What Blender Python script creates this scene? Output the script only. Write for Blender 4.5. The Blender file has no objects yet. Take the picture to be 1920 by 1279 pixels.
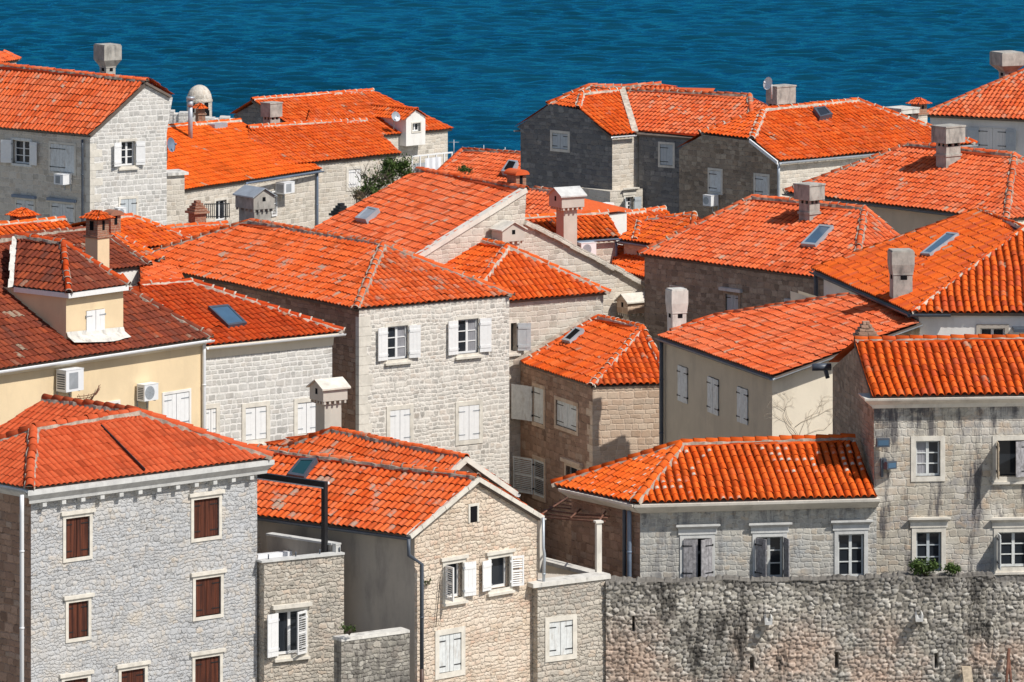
import bpy, bmesh, math, random
import numpy as np
from mathutils import Vector

SC = bpy.context.scene
R_ = math.radians
rnd = random.Random(7)
nrng = np.random.default_rng(11)

# ------------------------------------------------------------------ camera, sky, sun, exposure
F, CU, YH, HC = 10667.0, 960.0, -800.0, 40.0       # focal length (px of a 1920 px wide frame), centre column, horizon row, eye height
cam = bpy.data.cameras.new("camera"); cam_o = bpy.data.objects.new("camera", cam)
SC.collection.objects.link(cam_o); SC.camera = cam_o
cam.sensor_width = 36.0; cam.lens = 36.0 * F / 1920.0
cam.shift_y = -(639.5 - YH) / 1920.0
cam.clip_start = 1.0; cam.clip_end = 20000.0
cam_o.location = (0, 0, HC); cam_o.rotation_euler = (R_(90), 0, 0)

SUN_EL, SUN_AZ = 50.0, -36.0                        # azimuth: plan angle from +X towards +Y
wd = bpy.data.worlds.new("World"); SC.world = wd; wd.use_nodes = True
_nt = wd.node_tree; _bg = _nt.nodes["Background"]
_sky = _nt.nodes.new("ShaderNodeTexSky"); _sky.sky_type = 'NISHITA'; _sky.sun_disc = False
_sky.sun_elevation = R_(SUN_EL); _sky.sun_rotation = R_(90 - SUN_AZ)
_nt.links.new(_sky.outputs[0], _bg.inputs[0]); _bg.inputs[1].default_value = 0.09
sun = bpy.data.lights.new("sun", 'SUN'); sun_o = bpy.data.objects.new("sun", sun); SC.collection.objects.link(sun_o)
sun.energy = 4.4; sun.angle = R_(0.5); sun.color = (1.0, 0.95, 0.88)
_sd = Vector((math.cos(R_(SUN_AZ)) * math.cos(R_(SUN_EL)), math.sin(R_(SUN_AZ)) * math.cos(R_(SUN_EL)), math.sin(R_(SUN_EL))))
sun_o.rotation_euler = _sd.to_track_quat('Z', 'Y').to_euler(); sun_o.location = (60, -40, 120)
SC.view_settings.view_transform = 'Standard'; SC.view_settings.look = 'None'
SC.view_settings.exposure = 0.0; SC.view_settings.gamma = 1.0
SC.render.engine = 'CYCLES'
SC.cycles.max_bounces = 6

# ------------------------------------------------------------------ measuring: the survey of the town from the photograph
def P(u, v, Y): return Vector(((u - CU) * Y / F, Y, HC - (v - YH) * Y / F))
def PZ(u, v, Z): return P(u, v, (HC - Z) * F / (v - YH))
def plane3(a, b, c):
    n = (b - a).cross(c - a).normalized()
    return (a.copy(), n)
def roofplane(e0, e1, pitch):
    d = (e1 - e0); d.z = 0; d.normalize()
    q = Vector((-d.y, d.x, 0))
    if q.y < 0: q = -q
    up = q * math.cos(R_(pitch)) + Vector((0, 0, math.sin(R_(pitch))))
    return plane3(e0, e1, e0 + up)
def hit(u, v, pl):
    o = Vector((0, 0, HC)); d = Vector(((u - CU) / F, 1, -(v - YH) / F))
    t = (pl[0] - o).dot(pl[1]) / d.dot(pl[1])
    return o + d * t
def vhit(u, v, A, B): return hit(u, v, plane3(A, B, A + Vector((0, 0, 1))))
def along(C, ang, u):
    """plan point reached from C walking at plan angle ang until it stands at picture column u"""
    k = (u - CU) / F; dx, dy = math.cos(R_(ang)), math.sin(R_(ang))
    t = (k * C.y - C.x) / (dx - k * dy)
    return Vector((C.x + t * dx, C.y + t * dy, C.z))
def plan_ang(A, B): return math.degrees(math.atan2(B.y - A.y, B.x - A.x))
def dirv(ang): return Vector((math.cos(R_(ang)), math.sin(R_(ang)), 0))
ZV = Vector((0, 0, 1))

# ------------------------------------------------------------------ mesh collecting
class MB:
    def __init__(s): s.v = []; s.f = []; s.m = []; s.uv = []; s.sm = []; s.chunks = []
    def add(s, vs, fs, mi=0, uvs=None, smooth=False):
        b = len(s.v); s.v.extend([tuple(p) for p in vs])
        for f in fs:
            s.f.append([b + i for i in f]); s.m.append(mi); s.sm.append(smooth)
            s.uv.append([uvs[i] for i in f] if uvs else [(0.0, 0.0)] * len(f))
    def box(s, o, ax, x0, x1, y0, y1, z0, z1, mi=0):
        X, Y, Z = ax
        vs = [o + X * x + Y * y + Z * z for z in (z0, z1) for y in (y0, y1) for x in (x0, x1)]
        uvs = [((x + y), z) for z in (z0, z1) for y in (y0, y1) for x in (x0, x1)]
        fs = [(0, 2, 3, 1), (4, 5, 7, 6), (0, 1, 5, 4), (2, 6, 7, 3), (0, 4, 6, 2), (1, 3, 7, 5)]
        if X.cross(Y).dot(Z) < 0: fs = [f[::-1] for f in fs]
        s.add(vs, fs, mi, uvs)
    def prism(s, base, vec, mi=0, cap=True, uvs=None):
        n = len(base); vs = list(base) + [p + vec for p in base]
        fs = [(i, (i + 1) % n, n + (i + 1) % n, n + i) for i in range(n)]
        if cap: fs += [tuple(range(n - 1, -1, -1)), tuple(range(n, 2 * n))]
        uv = [(p.x + p.y, p.z) for p in vs]
        s.add(vs, fs, mi, uv)
    def tube(s, pts, r, n=8, mi=0, r2=None, cap=True):
        pts = [Vector(p) for p in pts]; rings = []
        for i, p in enumerate(pts):
            t = (pts[min(i + 1, len(pts) - 1)] - pts[max(i - 1, 0)]).normalized()
            a = t.cross(ZV) if abs(t.z) < 0.95 else t.cross(Vector((1, 0, 0)))
            a.normalize(); b = a.cross(t)
            rr = r if r2 is None else r + (r2 - r) * i / max(1, len(pts) - 1)
            rings.append([p + (a * math.cos(2 * math.pi * k / n) + b * math.sin(2 * math.pi * k / n)) * rr for k in range(n)])
        vs = [p for g in rings for p in g]; fs = []
        for i in range(len(rings) - 1):
            for k in range(n):
                fs.append((i * n + k, i * n + (k + 1) % n, (i + 1) * n + (k + 1) % n, (i + 1) * n + k))
        if cap: fs += [tuple(range(n - 1, -1, -1)), tuple((len(rings) - 1) * n + k for k in range(n))]
        s.add(vs, fs, mi, None, True)
    def lathe(s, c, prof, n=16, mi=0, ang0=0.0):
        vs = []; fs = []
        for (r, z) in prof:
            for k in range(n):
                a = ang0 + 2 * math.pi * k / n; vs.append(c + Vector((r * math.cos(a), r * math.sin(a), z)))
        for i in range(len(prof) - 1):
            for k in range(n):
                fs.append((i * n + k, i * n + (k + 1) % n, (i + 1) * n + (k + 1) % n, (i + 1) * n + k))
        uv = [(k * 0.3, z) for (r, z) in prof for k in range(n)]
        s.add(vs, fs, mi, uv)
    def array(s, V, Q, UV, mi=0):
        s.chunks.append((V, Q, UV, mi))
    def build(s, name, mats, parent=None, root=(0, 0, 0)):
        if not isinstance(mats, (list, tuple)): mats = [mats]
        root = Vector(root)
        nv = len(s.v); Vs = [np.array(s.v, dtype=np.float64).reshape(-1, 3)]
        loops = [np.array([i for f in s.f for i in f], dtype=np.int32)]
        counts = [np.array([len(f) for f in s.f], dtype=np.int32)]
        uvs = [np.array([c for f in s.uv for c in f], dtype=np.float32).reshape(-1, 2)]
        ms = [np.array(s.m, dtype=np.int32)]; sm = [np.array(s.sm, dtype=bool)]
        for (V, Q, UV, mi) in s.chunks:
            Vs.append(V); loops.append((Q + nv).ravel().astype(np.int32)); counts.append(np.full(len(Q), 4, dtype=np.int32))
            uvs.append(UV[Q.ravel()].astype(np.float32)); ms.append(np.full(len(Q), mi, dtype=np.int32)); sm.append(np.ones(len(Q), dtype=bool)); nv += len(V)
        V = np.concatenate(Vs) - np.array(root); Lp = np.concatenate(loops); Ct = np.concatenate(counts)
        me = bpy.data.meshes.new(name)
        me.vertices.add(len(V)); me.vertices.foreach_set("co", V.astype(np.float32).ravel())
        me.loops.add(len(Lp)); me.loops.foreach_set("vertex_index", Lp)
        me.polygons.add(len(Ct)); st = np.concatenate([[0], np.cumsum(Ct)[:-1]]).astype(np.int32)
        me.polygons.foreach_set("loop_start", st); me.polygons.foreach_set("material_index", np.concatenate(ms))
        me.polygons.foreach_set("use_smooth", np.concatenate(sm))
        ul = me.uv_layers.new(name="UVMap"); ul.data.foreach_set("uv", np.concatenate(uvs).ravel())
        for m in mats: me.materials.append(m)
        me.update(calc_edges=True); me.validate()
        o = bpy.data.objects.new(name, me); SC.collection.objects.link(o)
        if parent is not None: o.parent = parent
        else: o.location = root
        return o

def tag(o, label, cat, group=None, kind=None):
    if label: o["label"] = label
    if cat: o["category"] = cat
    if group: o["group"] = group
    if kind: o["kind"] = kind
    return o
def solo(name, mb, mats, loc, label, cat, group=None):
    return tag(mb.build(name, mats, None, loc), label, cat, group)

# ------------------------------------------------------------------ materials
class NT:
    def __init__(s, name):
        s.m = bpy.data.materials.new(name); s.m.use_nodes = True; s.t = s.m.node_tree
        s.b = s.t.nodes["Principled BSDF"]
    def n(s, ty, **kw):
        x = s.t.nodes.new("ShaderNode" + ty)
        for k, v in kw.items(): setattr(x, k, v)
        return x
    def l(s, a, b): s.t.links.new(a, b)
    def put(s, inp, val):
        if hasattr(val, 'links') or isinstance(val, bpy.types.NodeSocket): s.l(val, inp)
        else: inp.default_value = val
    def math(s, op, a, b=None, c=None, clamp=False):
        x = s.n("Math", operation=op); x.use_clamp = clamp; s.put(x.inputs[0], a)
        if b is not None: s.put(x.inputs[1], b)
        if c is not None: s.put(x.inputs[2], c)
        return x.outputs[0]
    def vmath(s, op, a, b=None, scale=None):
        x = s.n("VectorMath", operation=op); s.put(x.inputs[0], a)
        if b is not None: s.put(x.inputs[1], b)
        if scale is not None: s.put(x.inputs[3], scale)
        return x.outputs[0]
    def mix(s, fac, a, b, blend='MIX'):
        x = s.n("Mix", data_type='RGBA', blend_type=blend); s.put(x.inputs[0], fac)
        s.put(x.inputs[6], a if not isinstance(a, tuple) else (*a, 1)); s.put(x.inputs[7], b if not isinstance(b, tuple) else (*b, 1))
        return x.outputs[2]
    def ramp(s, fac, stops, interp='LINEAR'):
        x = s.n("ValToRGB"); cr = x.color_ramp; cr.interpolation = interp
        while len(cr.elements) < len(stops): cr.elements.new(0.5)
        for e, (p, c) in zip(cr.elements, stops):
            e.position = p; e.color = (*c, 1) if len(c) == 3 else c
        s.put(x.inputs[0], fac); return x.outputs[0]
    def smooth(s, v, a, b, lo=0.0, hi=1.0):
        x = s.n("MapRange", interpolation_type='SMOOTHSTEP'); s.put(x.inputs[0], v)
        x.inputs[1].default_value = a; x.inputs[2].default_value = b; x.inputs[3].default_value = lo; x.inputs[4].default_value = hi
        return x.outputs[0]
    def noise(s, vec, scale, detail=3.0, rough=0.55, dim='3D'):
        x = s.n("TexNoise", noise_dimensions=dim); s.put(x.inputs["Vector"], vec)
        x.inputs["Scale"].default_value = scale; x.inputs["Detail"].default_value = detail; x.inputs["Roughness"].default_value = rough
        return x
    def uv(s): return s.n("UVMap", uv_map="UVMap").outputs[0]
    def obj(s): return s.n("TexCoord").outputs["Object"]
    def pos(s): return s.n("NewGeometry").outputs["Position"]
    def bump(s, h, dist, strength=1.0):
        x = s.n("Bump"); x.inputs["Distance"].default_value = dist; x.inputs["Strength"].default_value = strength
        s.l(h, x.inputs["Height"]); s.l(x.outputs[0], s.b.inputs["Normal"]); return x
    def done(s, col, rough=0.9, spec=0.2, metal=0.0):
        s.put(s.b.inputs["Base Color"], (*col, 1) if isinstance(col, tuple) else col)
        s.put(s.b.inputs["Roughness"], rough); s.b.inputs["Specular IOR Level"].default_value = spec
        s.b.inputs["Metallic"].default_value = metal
        return s.m

def plain(name, col, rough=0.8, spec=0.3, metal=0.0, var=0.12, scale=3.0, bump=0.0, dirt=None, dirt_amt=0.5, dirt_scale=1.2):
    k = NT(name); p = k.pos()
    nz = k.noise(p, scale, 4, 0.6).outputs[0]
    c = k.mix(k.smooth(nz, 0.3, 0.7), tuple(x * (1 - var) for x in col), tuple(min(1, x * (1 + var)) for x in col))
    if dirt:
        sp = k.n("Mapping"); k.l(p, sp.inputs[0]); sp.inputs["Scale"].default_value = (1.0, 1.0, 0.3)
        d = k.noise(sp.outputs[0], dirt_scale * 2.2, 6, 0.68).outputs[0]
        c = k.mix(k.math('MULTIPLY', k.smooth(d, 0.48, 0.72), dirt_amt), c, dirt)
    if bump: k.bump(k.noise(p, scale * 6, 4, 0.6).outputs[0], bump)
    return k.done(c, rough, spec, metal)

def tile_mat(name, cols, old, oldamt=0.3, spots=0.05, spotcol=(0.36, 0.3, 0.22), rough=0.75, pan=0.42, lumps=0.0, age=.55):
    """clay tiles: one colour per tile (its number is in the UV map), weathered in patches, a few replaced or lichened;
    the hollow under-tiles between the barrels are coloured darker to draw the shadow gaps"""
    k = NT(name); uv = k.uv()
    cell = k.vmath('FLOOR', uv); fr = k.n("SeparateXYZ"); k.l(k.vmath('FRACTION', uv), fr.inputs[0]); fu, fv = fr.outputs[0], fr.outputs[1]
    wn = k.n("TexWhiteNoise", noise_dimensions='2D'); k.l(cell, wn.inputs["Vector"])
    sep = k.n("SeparateColor"); k.l(wn.outputs["Color"], sep.inputs[0])
    n = len(cols)
    base = k.ramp(sep.outputs[0], [(i / (n - 1), c) for i, c in enumerate(cols)])
    big = k.noise(k.pos(), 0.55, 5, 0.65).outputs[0]
    a = k.math('MULTIPLY', k.smooth(big, 0.42, 0.68), oldamt)
    pt = k.smooth(sep.outputs[1], 0.78, 0.99)
    a = k.math('MAXIMUM', a, k.math('MULTIPLY', pt, min(1.0, oldamt * 2.2)))
    c = k.mix(a, base, old)
    dk = k.smooth(sep.outputs[2], 0.16, 0.0)
    c = k.mix(k.math('MULTIPLY', dk, 0.45), c, tuple(x * 0.4 for x in cols[0]))
    fine = k.noise(k.pos(), 9.0, 5, 0.7).outputs[0]
    c = k.mix(k.math('MULTIPLY', k.smooth(fine, 0.35, 0.75), 0.30), c, tuple(x * 0.55 for x in cols[0]))
    mp = k.n("Mapping"); k.l(k.pos(), mp.inputs[0]); mp.inputs["Scale"].default_value = (1.0, 1.0, 0.55)
    soot = k.noise(mp.outputs[0], 0.42, 6, 0.72).outputs[0]
    c = k.mix(k.math('MULTIPLY', k.smooth(soot, 0.54, 0.74), age), c, tuple(x * f for x, f in zip(cols[0], (.42, .62, .9))))
    pale = k.noise(k.vmath('ADD', k.pos(), (40.0, 11.0, 3.0)), 0.33, 5, 0.7).outputs[0]
    c = k.mix(k.math('MULTIPLY', k.smooth(pale, 0.55, 0.75), age * .6), c, tuple(min(1, x * f) for x, f in zip(cols[1], (1.05, 1.45, 2.0))))
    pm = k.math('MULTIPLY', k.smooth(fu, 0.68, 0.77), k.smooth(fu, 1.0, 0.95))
    c = k.mix(k.math('MULTIPLY', pm, pan), c, tuple(x * 0.16 for x in cols[0]))  # shade of the gaps between barrels, painted into the tile colour
    if spots:
        s1 = k.noise(k.pos(), 0.9, 4, 0.7).outputs[0]
        sm = k.math('MULTIPLY', k.smooth(sep.outputs[2], 1 - spots * 2.2, 1 - spots), k.smooth(s1, 0.42, 0.6))
        sm = k.math('MULTIPLY', sm, k.smooth(k.noise(k.pos(), 5.0, 3, .6).outputs[0], .35, .55))
        c = k.mix(k.math('MULTIPLY', sm, 0.85), c, spotcol)
    if lumps:
        l1 = k.noise(k.pos(), 0.5, 3, 0.6).outputs[0]
        lm = k.math('MULTIPLY', k.smooth(sep.outputs[1], 1 - lumps * 2, 1 - lumps * 1.6), k.smooth(l1, 0.50, 0.58))
        lm = k.math('MULTIPLY', lm, k.math('MULTIPLY', k.smooth(fv, .42, .3), k.math('MULTIPLY', k.smooth(fu, .05, .15), k.smooth(fu, .56, .45))))
        c = k.mix(lm, c, (.60, .54, .44))
    k.bump(fine, 0.006, 0.6)
    return k.done(c, 0.85, 0.06)

def stone(name, cols, mortar, cw=0.34, ch=0.19, kind='coursed', mw=0.022, relief=0.03, stain=None, stain_amt=0.5,
          stain2=None, stain2_amt=0.4, wob=0.05, mix_mortar=0.9, streak=None, streak_amt=0.0, fine=0.35, patch=None, patch_amt=0.0, smear=0.4, crev=0.0, topz=None, top_amt=.8, brk=0.0):
    k = NT(name); uv = k.uv()
    n1 = k.noise(uv, 1.1, 2, 0.5); n2 = k.noise(uv, 5.0, 3, 0.6)
    d1 = k.vmath('SCALE', k.vmath('SUBTRACT', n1.outputs["Color"], (0.5, 0.5, 0.5)), scale=wob * 1.5)
    d2 = k.vmath('SCALE', k.vmath('SUBTRACT', n2.outputs["Color"], (0.5, 0.5, 0.5)), scale=wob * 1.3)
    n3 = k.noise(uv, 15.0, 2, 0.5); d3 = k.vmath('SCALE', k.vmath('SUBTRACT', n3.outputs["Color"], (0.5, 0.5, 0.5)), scale=wob * 0.55)
    q = k.vmath('ADD', k.vmath('ADD', k.vmath('ADD', uv, d1), d2), d3)
    sp = k.n("SeparateXYZ"); k.l(q, sp.inputs[0]); x, y = sp.outputs[0], sp.outputs[1]
    if kind == 'coursed':
        xb = None
        if brk:    # rubble: the courses do not run through, they break every metre or so
            bn = k.noise(uv, 1.7, 2, .5).outputs[0]
            xb = k.math('FLOOR', k.math('ADD', k.math('DIVIDE', x, .72), k.math('ADD', k.math('MULTIPLY', bn, 1.6), k.math('MULTIPLY', k.math('FLOOR', k.math('DIVIDE', y, .55)), .37))))
            wb = k.n("TexWhiteNoise", noise_dimensions='1D'); k.l(xb, wb.inputs["W"])
            y = k.math('ADD', y, k.math('MULTIPLY', wb.outputs[0], ch * brk))
        yy = k.math('DIVIDE', y, ch)
        yy = k.math('ADD', yy, k.math('MULTIPLY', k.math('SINE', k.math('MULTIPLY', yy, 0.83)), 0.33))
        r = k.math('FLOOR', yy); fy = k.math('FRACT', yy)
        wn = k.n("TexWhiteNoise", noise_dimensions='1D'); k.l(r, wn.inputs["W"])
        sx = k.math('MULTIPLY', k.math('DIVIDE', x, cw), k.math('ADD', k.math('MULTIPLY', wn.outputs[0], 0.55), 0.75))
        W = k.math('ADD', sx, k.math('MULTIPLY', r, 37.77))
        if xb is not None: W = k.math('ADD', W, k.math('MULTIPLY', xb, 13.31))
        va = k.n("TexVoronoi", voronoi_dimensions='1D'); k.l(W, va.inputs["W"]); va.inputs["Scale"].default_value = 1.0
        vb = k.n("TexVoronoi", voronoi_dimensions='1D', feature='DISTANCE_TO_EDGE'); k.l(W, vb.inputs["W"]); vb.inputs["Scale"].default_value = 1.0
        for vv in (va, vb): vv.inputs["Randomness"].default_value = 0.85
        dx = k.math('MULTIPLY', vb.outputs["Distance"], cw)
        dy = k.math('MULTIPLY', k.math('MINIMUM', fy, k.math('SUBTRACT', 1.0, fy)), ch)
        d = k.math('SMOOTH_MIN', dx, dy, 0.05)
        col = va.outputs["Color"]
    else:
        cb = k.n("CombineXYZ"); k.l(k.math('DIVIDE', x, cw), cb.inputs[0]); k.l(k.math('DIVIDE', y, ch), cb.inputs[1])
        va = k.n("TexVoronoi", voronoi_dimensions='2D'); k.l(cb.outputs[0], va.inputs["Vector"]); va.inputs["Scale"].default_value = 1.0
        vb = k.n("TexVoronoi", voronoi_dimensions='2D', feature='DISTANCE_TO_EDGE'); k.l(cb.outputs[0], vb.inputs["Vector"]); vb.inputs["Scale"].default_value = 1.0
        for vv in (va, vb): vv.inputs["Randomness"].default_value = 0.88
        d = k.math('MULTIPLY', vb.outputs["Distance"], min(cw, ch))
        col = va.outputs["Color"]
    sc = k.n("SeparateColor"); k.l(col, sc.inputs[0])
    n = len(cols)
    c = k.ramp(sc.outputs[0], [(i / (n - 1), cc) for i, cc in enumerate(cols)])
    fn = k.noise(uv, 14.0, 5, 0.7).outputs[0]
    c = k.mix(k.math('MULTIPLY', k.smooth(sc.outputs[1], .55, 1.0), .45), c, tuple(v * 0.7 for v in cols[0]))
    c = k.mix(k.math('MULTIPLY', k.smooth(fn, 0.35, 0.7), fine), c, tuple(v * 0.62 for v in cols[0]))
    mk = k.smooth(d, mw * 0.35, mw * 1.15)
    c = k.mix(k.math('MULTIPLY', k.math('SUBTRACT', 1.0, mk), mix_mortar), c, mortar)
    if smear:
        sn = k.noise(k.vmath('ADD', uv, (5.0, 3.0, 0)), 2.1, 4, 0.6).outputs[0]
        sf = k.math('MULTIPLY', k.math('ADD', k.math('MULTIPLY', k.smooth(sn, 0.40, 0.62), .75), k.math('MULTIPLY', k.smooth(sc.outputs[2], .55, .85), .5), clamp=True), smear)
        c = k.mix(sf, c, mortar)
    if crev:
        cn = k.noise(uv, 5.5, 4, 0.65).outputs[0]
        c = k.mix(k.math('MULTIPLY', k.math('MULTIPLY', k.smooth(cn, 0.52, 0.62), k.smooth(d, mw * .9, mw * .2)), crev), c, tuple(v * 0.28 for v in mortar))
    if patch:
        pn = k.noise(uv, 0.45, 4, 0.6).outputs[0]
        c = k.mix(k.math('MULTIPLY', k.smooth(pn, 0.48, 0.66), patch_amt), c, patch)
    if stain:
        st = k.noise(uv, 0.7, 6, 0.68).outputs[0]
        c = k.mix(k.math('MULTIPLY', k.smooth(st, 0.47, 0.7), stain_amt), c, stain)
    if stain2:
        st2 = k.noise(k.vmath('ADD', uv, (31.0, 17.0, 0)), 1.3, 6, 0.7).outputs[0]
        c = k.mix(k.math('MULTIPLY', k.smooth(st2, 0.52, 0.7), stain2_amt), c, stain2)
    if streak:
        mp = k.n("Mapping"); k.l(uv, mp.inputs[0]); mp.inputs["Scale"].default_value = (1.1, 0.16, 1)
        s3 = k.noise(mp.outputs[0], 1.6, 6, 0.72).outputs[0]
        c = k.mix(k.math('MULTIPLY', k.smooth(s3, 0.50, 0.62), streak_amt), c, streak)
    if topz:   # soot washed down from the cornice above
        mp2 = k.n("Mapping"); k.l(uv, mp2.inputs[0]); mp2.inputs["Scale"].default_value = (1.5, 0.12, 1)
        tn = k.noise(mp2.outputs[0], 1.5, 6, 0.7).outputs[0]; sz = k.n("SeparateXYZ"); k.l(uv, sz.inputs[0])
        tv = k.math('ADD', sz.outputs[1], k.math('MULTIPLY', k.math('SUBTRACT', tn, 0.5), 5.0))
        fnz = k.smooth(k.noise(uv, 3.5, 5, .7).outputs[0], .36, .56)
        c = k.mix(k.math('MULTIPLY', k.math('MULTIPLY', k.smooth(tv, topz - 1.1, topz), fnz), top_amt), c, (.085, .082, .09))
    f3 = k.noise(uv, 7.0, 4, 0.65).outputs[0]
    h = k.math('ADD', k.math('MULTIPLY', k.smooth(d, 0.0, mw * 1.5), 0.8), k.math('MULTIPLY', f3, 0.9))
    h = k.math('ADD', h, k.math('MULTIPLY', sc.outputs[1], 0.35))
    k.bump(h, relief, 0.8)
    return k.done(c, 0.92, 0.15)

M = {}
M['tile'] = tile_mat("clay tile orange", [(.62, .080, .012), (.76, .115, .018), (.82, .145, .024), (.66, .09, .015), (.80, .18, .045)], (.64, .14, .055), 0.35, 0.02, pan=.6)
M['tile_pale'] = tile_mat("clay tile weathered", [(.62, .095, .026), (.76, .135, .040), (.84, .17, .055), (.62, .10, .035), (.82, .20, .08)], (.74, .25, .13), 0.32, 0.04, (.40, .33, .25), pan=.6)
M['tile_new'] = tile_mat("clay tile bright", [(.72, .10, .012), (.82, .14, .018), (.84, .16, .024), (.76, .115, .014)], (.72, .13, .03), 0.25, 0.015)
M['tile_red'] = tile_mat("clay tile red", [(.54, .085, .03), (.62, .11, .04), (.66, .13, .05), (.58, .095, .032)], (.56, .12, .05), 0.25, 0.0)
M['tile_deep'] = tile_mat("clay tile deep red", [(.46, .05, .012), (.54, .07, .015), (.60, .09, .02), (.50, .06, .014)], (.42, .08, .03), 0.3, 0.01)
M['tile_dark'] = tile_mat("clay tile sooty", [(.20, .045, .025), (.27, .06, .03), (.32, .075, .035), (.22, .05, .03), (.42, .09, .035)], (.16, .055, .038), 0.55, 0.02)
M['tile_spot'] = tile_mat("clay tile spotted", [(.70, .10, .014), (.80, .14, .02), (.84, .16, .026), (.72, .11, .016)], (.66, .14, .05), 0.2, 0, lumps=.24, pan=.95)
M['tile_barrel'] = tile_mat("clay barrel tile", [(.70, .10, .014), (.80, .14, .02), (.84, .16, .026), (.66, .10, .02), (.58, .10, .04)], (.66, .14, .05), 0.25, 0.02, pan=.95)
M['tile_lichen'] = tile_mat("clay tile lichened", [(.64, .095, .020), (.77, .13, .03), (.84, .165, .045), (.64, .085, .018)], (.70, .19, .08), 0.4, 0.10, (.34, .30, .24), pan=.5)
M['mortar_white'] = plain("lime mortar", (.53, .46, .38), .95, .1, var=.3, scale=5, dirt=(.34, .27, .21), dirt_amt=.5, dirt_scale=2)
M['mortar_grey'] = plain("old mortar", (.38, .32, .26), .95, .1, var=.35, scale=5, dirt=(.20, .17, .14), dirt_amt=.5, dirt_scale=2)
M['deck'] = plain("roof boards", (.16, .13, .11), .9, .1)
M['white_wall_stone'] = stone("white coursed stone", [(.36, .345, .315), (.60, .565, .51), (.70, .66, .59), (.46, .435, .395), (.66, .575, .49), (.75, .72, .65)], (.80, .76, .69), .25, .165, 'coursed', .032, .018, (.74, .70, .63), .35, (.66, .52, .43), .3, wob=.08, smear=.58, crev=.6, brk=.5)
M['pale_stone'] = stone("pale squared stone", [(.42, .41, .385), (.58, .57, .53), (.69, .67, .62), (.49, .48, .455), (.65, .61, .55)], (.78, .76, .72), .29, .195, 'coursed', .03, .016, (.72, .70, .66), .35, (.60, .52, .44), .2, wob=.055, smear=.45, crev=.4)
M['cream_stone'] = stone("cream stone", [(.42, .38, .32), (.62, .57, .48), (.70, .65, .56), (.52, .47, .40), (.66, .57, .46), (.74, .70, .62)], (.68, .63, .55), .33, .2, 'coursed', .022, .016, (.66, .61, .54), .4, wob=.08, smear=.55, crev=.5)
M['grey_rubble'] = stone("grey rubble stone", [(.41, .41, .41), (.53, .53, .52), (.61, .60, .58), (.46, .46, .46), (.63, .55, .46), (.56, .57, .58)], (.49, .50, .51), .19, .12, 'coursed', .02, .032, (.54, .555, .575), .6, (.66, .57, .45), .55, wob=.16, mix_mortar=.35, fine=.35, smear=.85, crev=.85, patch=(.60, .57, .52), patch_amt=.4, brk=1.0)
M['tan_rubble'] = stone("tan rubble stone", [(.54, .43, .33), (.74, .62, .49), (.80, .70, .57), (.60, .48, .36), (.70, .48, .35), (.80, .72, .61)], (.70, .59, .47), .21, .125, 'coursed', .02, .04, (.68, .58, .47), .45, (.60, .36, .25), .3, wob=.12, mix_mortar=.5, patch=(.80, .71, .60), patch_amt=.5, smear=.6, crev=.8, brk=1.0)
M['grey_tan_rubble'] = stone("grey tan rubble stone", [(.36, .33, .28), (.56, .52, .44), (.68, .62, .53), (.46, .42, .36), (.68, .55, .43), (.62, .59, .52)], (.54, .49, .42), .21, .13, 'coursed', .022, .045, (.28, .27, .25), .55, (.58, .42, .31), .3, wob=.13, mix_mortar=.6, smear=.5, crev=.9, brk=1.0)
M['old_stone'] = stone("old ashlar", [(.36, .33, .28), (.54, .49, .40), (.64, .59, .49), (.42, .37, .30), (.58, .45, .32), (.66, .62, .55)], (.56, .52, .44), .30, .19, 'coursed', .02, .018, (.25, .25, .27), .85, (.56, .40, .26), .6, wob=.11, streak=(.10, .095, .10), streak_amt=.9, smear=.4, crev=.8, patch=(.72, .69, .63), patch_amt=.55, topz=15.0, top_amt=.9)
M['old_stone2'] = stone("weathered small ashlar", [(.38, .37, .34), (.52, .50, .45), (.60, .57, .50), (.44, .43, .39), (.54, .46, .36)], (.56, .54, .49), .25, .15, 'coursed', .022, .016, (.38, .40, .41), .7, (.60, .48, .35), .5, wob=.10, streak=(.16, .16, .17), streak_amt=.6, smear=.4, crev=.7, topz=12.2, top_amt=.75)
M['city_stone'] = stone("rampart stone", [(.18, .17, .15), (.36, .34, .29), (.52, .49, .42), (.28, .26, .23), (.58, .55, .48)], (.30, .28, .25), .22, .14, 'coursed', .024, .045, (.10, .095, .09), .65, (.50, .42, .35), .35, wob=.13, mix_mortar=.6, smear=.3, crev=.9, streak=(.075, .068, .062), streak_amt=.7)
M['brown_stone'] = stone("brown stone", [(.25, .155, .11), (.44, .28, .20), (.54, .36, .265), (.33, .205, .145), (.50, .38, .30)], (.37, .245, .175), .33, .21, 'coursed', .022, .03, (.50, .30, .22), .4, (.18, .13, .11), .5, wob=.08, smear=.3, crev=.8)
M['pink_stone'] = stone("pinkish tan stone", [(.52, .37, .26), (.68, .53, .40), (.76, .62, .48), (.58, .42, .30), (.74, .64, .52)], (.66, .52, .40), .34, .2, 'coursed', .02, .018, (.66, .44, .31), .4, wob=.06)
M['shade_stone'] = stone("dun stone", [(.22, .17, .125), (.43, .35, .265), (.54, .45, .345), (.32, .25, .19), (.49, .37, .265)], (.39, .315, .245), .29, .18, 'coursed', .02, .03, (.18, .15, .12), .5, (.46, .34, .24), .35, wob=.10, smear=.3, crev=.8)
M['slate_stone'] = stone("dark grey stone", [(.14, .14, .145), (.23, .225, .22), (.34, .33, .31), (.175, .175, .18), (.28, .26, .235)], (.21, .21, .21), .32, .19, 'coursed', .022, .03, (.14, .14, .155), .5, (.29, .25, .21), .35, wob=.10, smear=.3, crev=.8)
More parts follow.
